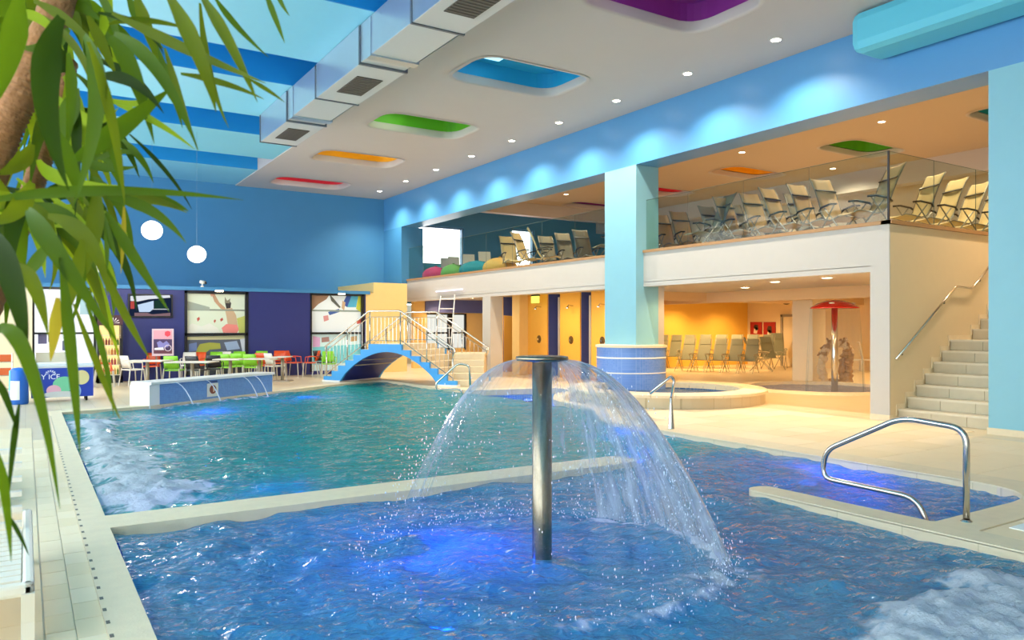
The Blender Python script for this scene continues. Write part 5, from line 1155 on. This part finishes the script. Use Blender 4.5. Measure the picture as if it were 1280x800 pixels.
LEAVES = [((208,-10),(247,65),(270,140),22,1.5,1.45,1.5,O),((250,-8),(286,52),(322,128),16,1.6,1.5,1.5,O),((268,-4),(295,32),(336,72),9,1.6,1.6,1.6,G),((140,16),(234,62),(332,104),15,1.5,1.5,1.45,O),((143,42),(197,88),(248,188),19,1.5,1.45,1.45,G),
 ((138,46),(166,92),(193,180),23,1.5,1.5,1.5,G),((206,60),(224,118),(247,188),9,1.6,1.6,1.6,O),((169,-8),(184,36),(200,84),16,1.6,1.6,1.65,O),((250,4),(262,90),(286,160),9,1.6,1.55,1.55,O),((146,131),(193,152),(244,187),10,1.5,1.5,1.5,Y2),
 ((92,200),(154,156),(214,110),28,1.45,1.45,1.5,G),((-20,252),(130,238),(304,250),15,1.35,1.35,1.4,G),((150,172),(176,198),(192,229),10,1.6,1.6,1.65,G),((162,168),(208,215),(240,262),6,1.6,1.6,1.6,D),((76,22),(56,115),(86,238),36,1.2,1.15,1.15,D),
 ((106,44),(122,130),(90,262),25,1.35,1.3,1.3,G),((110,52),(139,150),(156,258),15,1.3,1.3,1.3,O),((24,-10),(12,62),(-8,135),34,1.2,1.2,1.2,G),((138,-8),(131,26),(124,56),14,1.7,1.7,1.7,Y2),((34,10),(45,36),(40,70),20,1.9,1.9,1.9,Y2),
 ((146,236),(200,248),(236,264),15,1.5,1.5,1.5,G),((136,30),(182,25),(242,38),10,1.55,1.55,1.55,O),((133,266),(170,325),(212,390),15,1.4,1.4,1.4,G),((132,246),(188,262),(233,304),17,1.45,1.45,1.45,G),((146,248),(192,250),(234,266),13,1.5,1.5,1.5,O),
 ((35,262),(72,316),(150,432),26,1.25,1.2,1.25,G),((-14,285),(16,350),(34,448),34,1.15,1.12,1.15,D),((-10,418),(34,448),(75,636),20,1.15,1.12,1.15,G),((76,322),(90,450),(100,568),15,1.2,1.2,1.2,G),((92,380),(126,468),(150,524),9,1.3,1.3,1.3,O),
 ((108,380),(130,446),(142,520),8,1.35,1.35,1.35,G),((122,325),(158,397),(187,448),11,1.4,1.4,1.4,O),((155,258),(154,300),(151,342),6,1.5,1.5,1.5,LY),((72,372),(68,415),(63,452),15,1.3,1.3,1.3,LY),((104,300),(92,355),(80,400),18,1.3,1.3,1.3,O),
 ((122,236),(118,290),(108,345),22,1.4,1.4,1.4,O),((-6,470),(8,500),(22,540),10,1.2,1.2,1.2,D),((-6,560),(6,620),(14,702),13,1.1,1.1,1.1,G),((24,505),(16,560),(10,630),8,1.2,1.2,1.2,D),((8,640),(24,668),(36,694),5,1.2,1.2,1.2,D),
 ((330,-14),(344,22),(356,54),8,1.7,1.7,1.7,G),((345,-12),(352,4),(362,20),6,1.7,1.7,1.7,G),((226,92),(280,104),(330,124),9,1.6,1.6,1.6,O),((310,98),(334,112),(356,128),6,1.6,1.6,1.6,O),((40,228),(20,262),(-10,280),26,1.4,1.35,1.35,O),
 ((60,270),(110,300),(135,370),22,1.35,1.35,1.35,O),((60,150),(86,205),(104,258),22,1.4,1.4,1.4,G),((70,120),(110,150),(148,135),18,1.6,1.6,1.6,Y2),((96,196),(130,210),(172,208),14,1.6,1.6,1.6,G),((40,180),(22,205),(-6,218),22,1.6,1.6,1.6,O),
 ((96,110),(84,150),(62,196),26,1.5,1.5,1.5,G),((86,36),(60,58),(20,58),18,1.6,1.6,1.6,G),((110,20),(128,58),(146,96),16,1.55,1.55,1.55,O),((160,-6),(178,30),(206,62),14,1.7,1.7,1.7,G),((128,120),(168,130),(212,112),10,1.6,1.6,1.6,Y2),
 ((20,330),(44,360),(60,420),20,1.25,1.25,1.25,O),((64,300),(40,335),(12,360),18,1.3,1.3,1.3,G),((48,200),(80,225),(150,232),18,1.5,1.5,1.5,Y2),((0,90),(14,130),(8,190),26,1.7,1.7,1.7,Y2),((128,262),(138,300),(146,320),8,1.5,1.5,1.5,G),((133,262),(134,310),(134,338),7,1.5,1.5,1.5,G),
 ((188,40),(214,110),(228,160),10,1.65,1.65,1.65,G),((120,200),(150,190),(178,196),9,1.6,1.6,1.6,G),((52,10),(92,6),(130,30),20,1.7,1.7,1.7,G),((10,10),(40,30),(60,62),24,1.75,1.75,1.75,O),((0,20),(20,-6),(60,-14),22,1.6,1.6,1.6,G)]
for a, b, c, w_, d0, d1, d2, m_ in LEAVES: leafpx(a, b, c, w_, d0, d1, d2, m_)
for k in range(46):      # narrow hanging leaves filling the crown
    bx_, by_ = rl.uniform(-10, 125), rl.uniform(-25, 330); an = rl.uniform(.25, 1.9); ln = rl.uniform(80, 165)
    tx, ty = bx_+ln*math.cos(an)*.8, by_+ln*math.sin(an)
    if tx > 205: tx = 205
    leafpx((bx_, by_), ((bx_+tx)/2+rl.uniform(2, 16), (by_+ty)/2-rl.uniform(4, 18)), (tx, ty), rl.uniform(9, 16), *([rl.uniform(1.45, 1.9)]*3), rl.choice([G, G, O, D, O, Y2]))
# fuller crown behind: rosettes of leaves round each stem head
for (hx, hy, hd, n_) in ((70, 20, 1.75, 22), (70, 150, 1.7, 18), (30, 270, 1.5, 16), (10, 60, 1.8, 16)):
    P0 = atD(hx, hy, hd)
    for k in range(n_):
        az = 2*math.pi*k/n_+rl.uniform(-.2, .2); el = rl.uniform(-.2, .9); L_ = rl.uniform(.22, .36)
        right_ = math.cos(az)*CS
        d = Vector((math.cos(az)*math.cos(el), math.sin(az)*math.cos(el), math.sin(el)))
        if d.dot(Vector((CS, -SN, 0))) > .35: L_ *= .6
        leaf3(P0, P0+d*L_*.6, P0+d*L_*.9+Vector((0, 0, -.22*rl.uniform(.5, 1.3))), rl.uniform(.03, .05), rl.choice([G, O, Y2, D, G]))
BK = mat('yucca_bark', '#9a6a40', .8, noise=.35, nscale=22, bump=.6, bscale=50)
def stem(pts, r):
    path = [p for p in smooth_path(pts, .3, 6)]
    n = len(path); m = MB(); dense = []
    for i in range(n-1):
        for k in range(6): dense.append(path[i].lerp(path[i+1], k/6))
    dense.append(path[-1]); m.tube(dense, [r*(1+.07*math.sin(i*2.1)) for i in range(len(dense))], 12); obj('stem', m, BK, pl, smooth=True, world=True)
base = pot+Vector((0, 0, .36))
stem([base+Vector((-.05, 0, 0)), atD(-60, 420, 1.62), atD(0, 175, 1.5), atD(38, 95, 1.5), atD(82, -20, 1.55)], .030)
stem([base+Vector((.05, .03, 0)), atD(-30, 440, 1.72), atD(34, 258, 1.62), atD(52, 200, 1.62), atD(78, 120, 1.66), atD(84, 80, 1.7)], .021)
obj('soil', MB().lathe([(.001, .40), (.265, .40)], 20), mat('soil', '#3b2a1e', .95), pl)
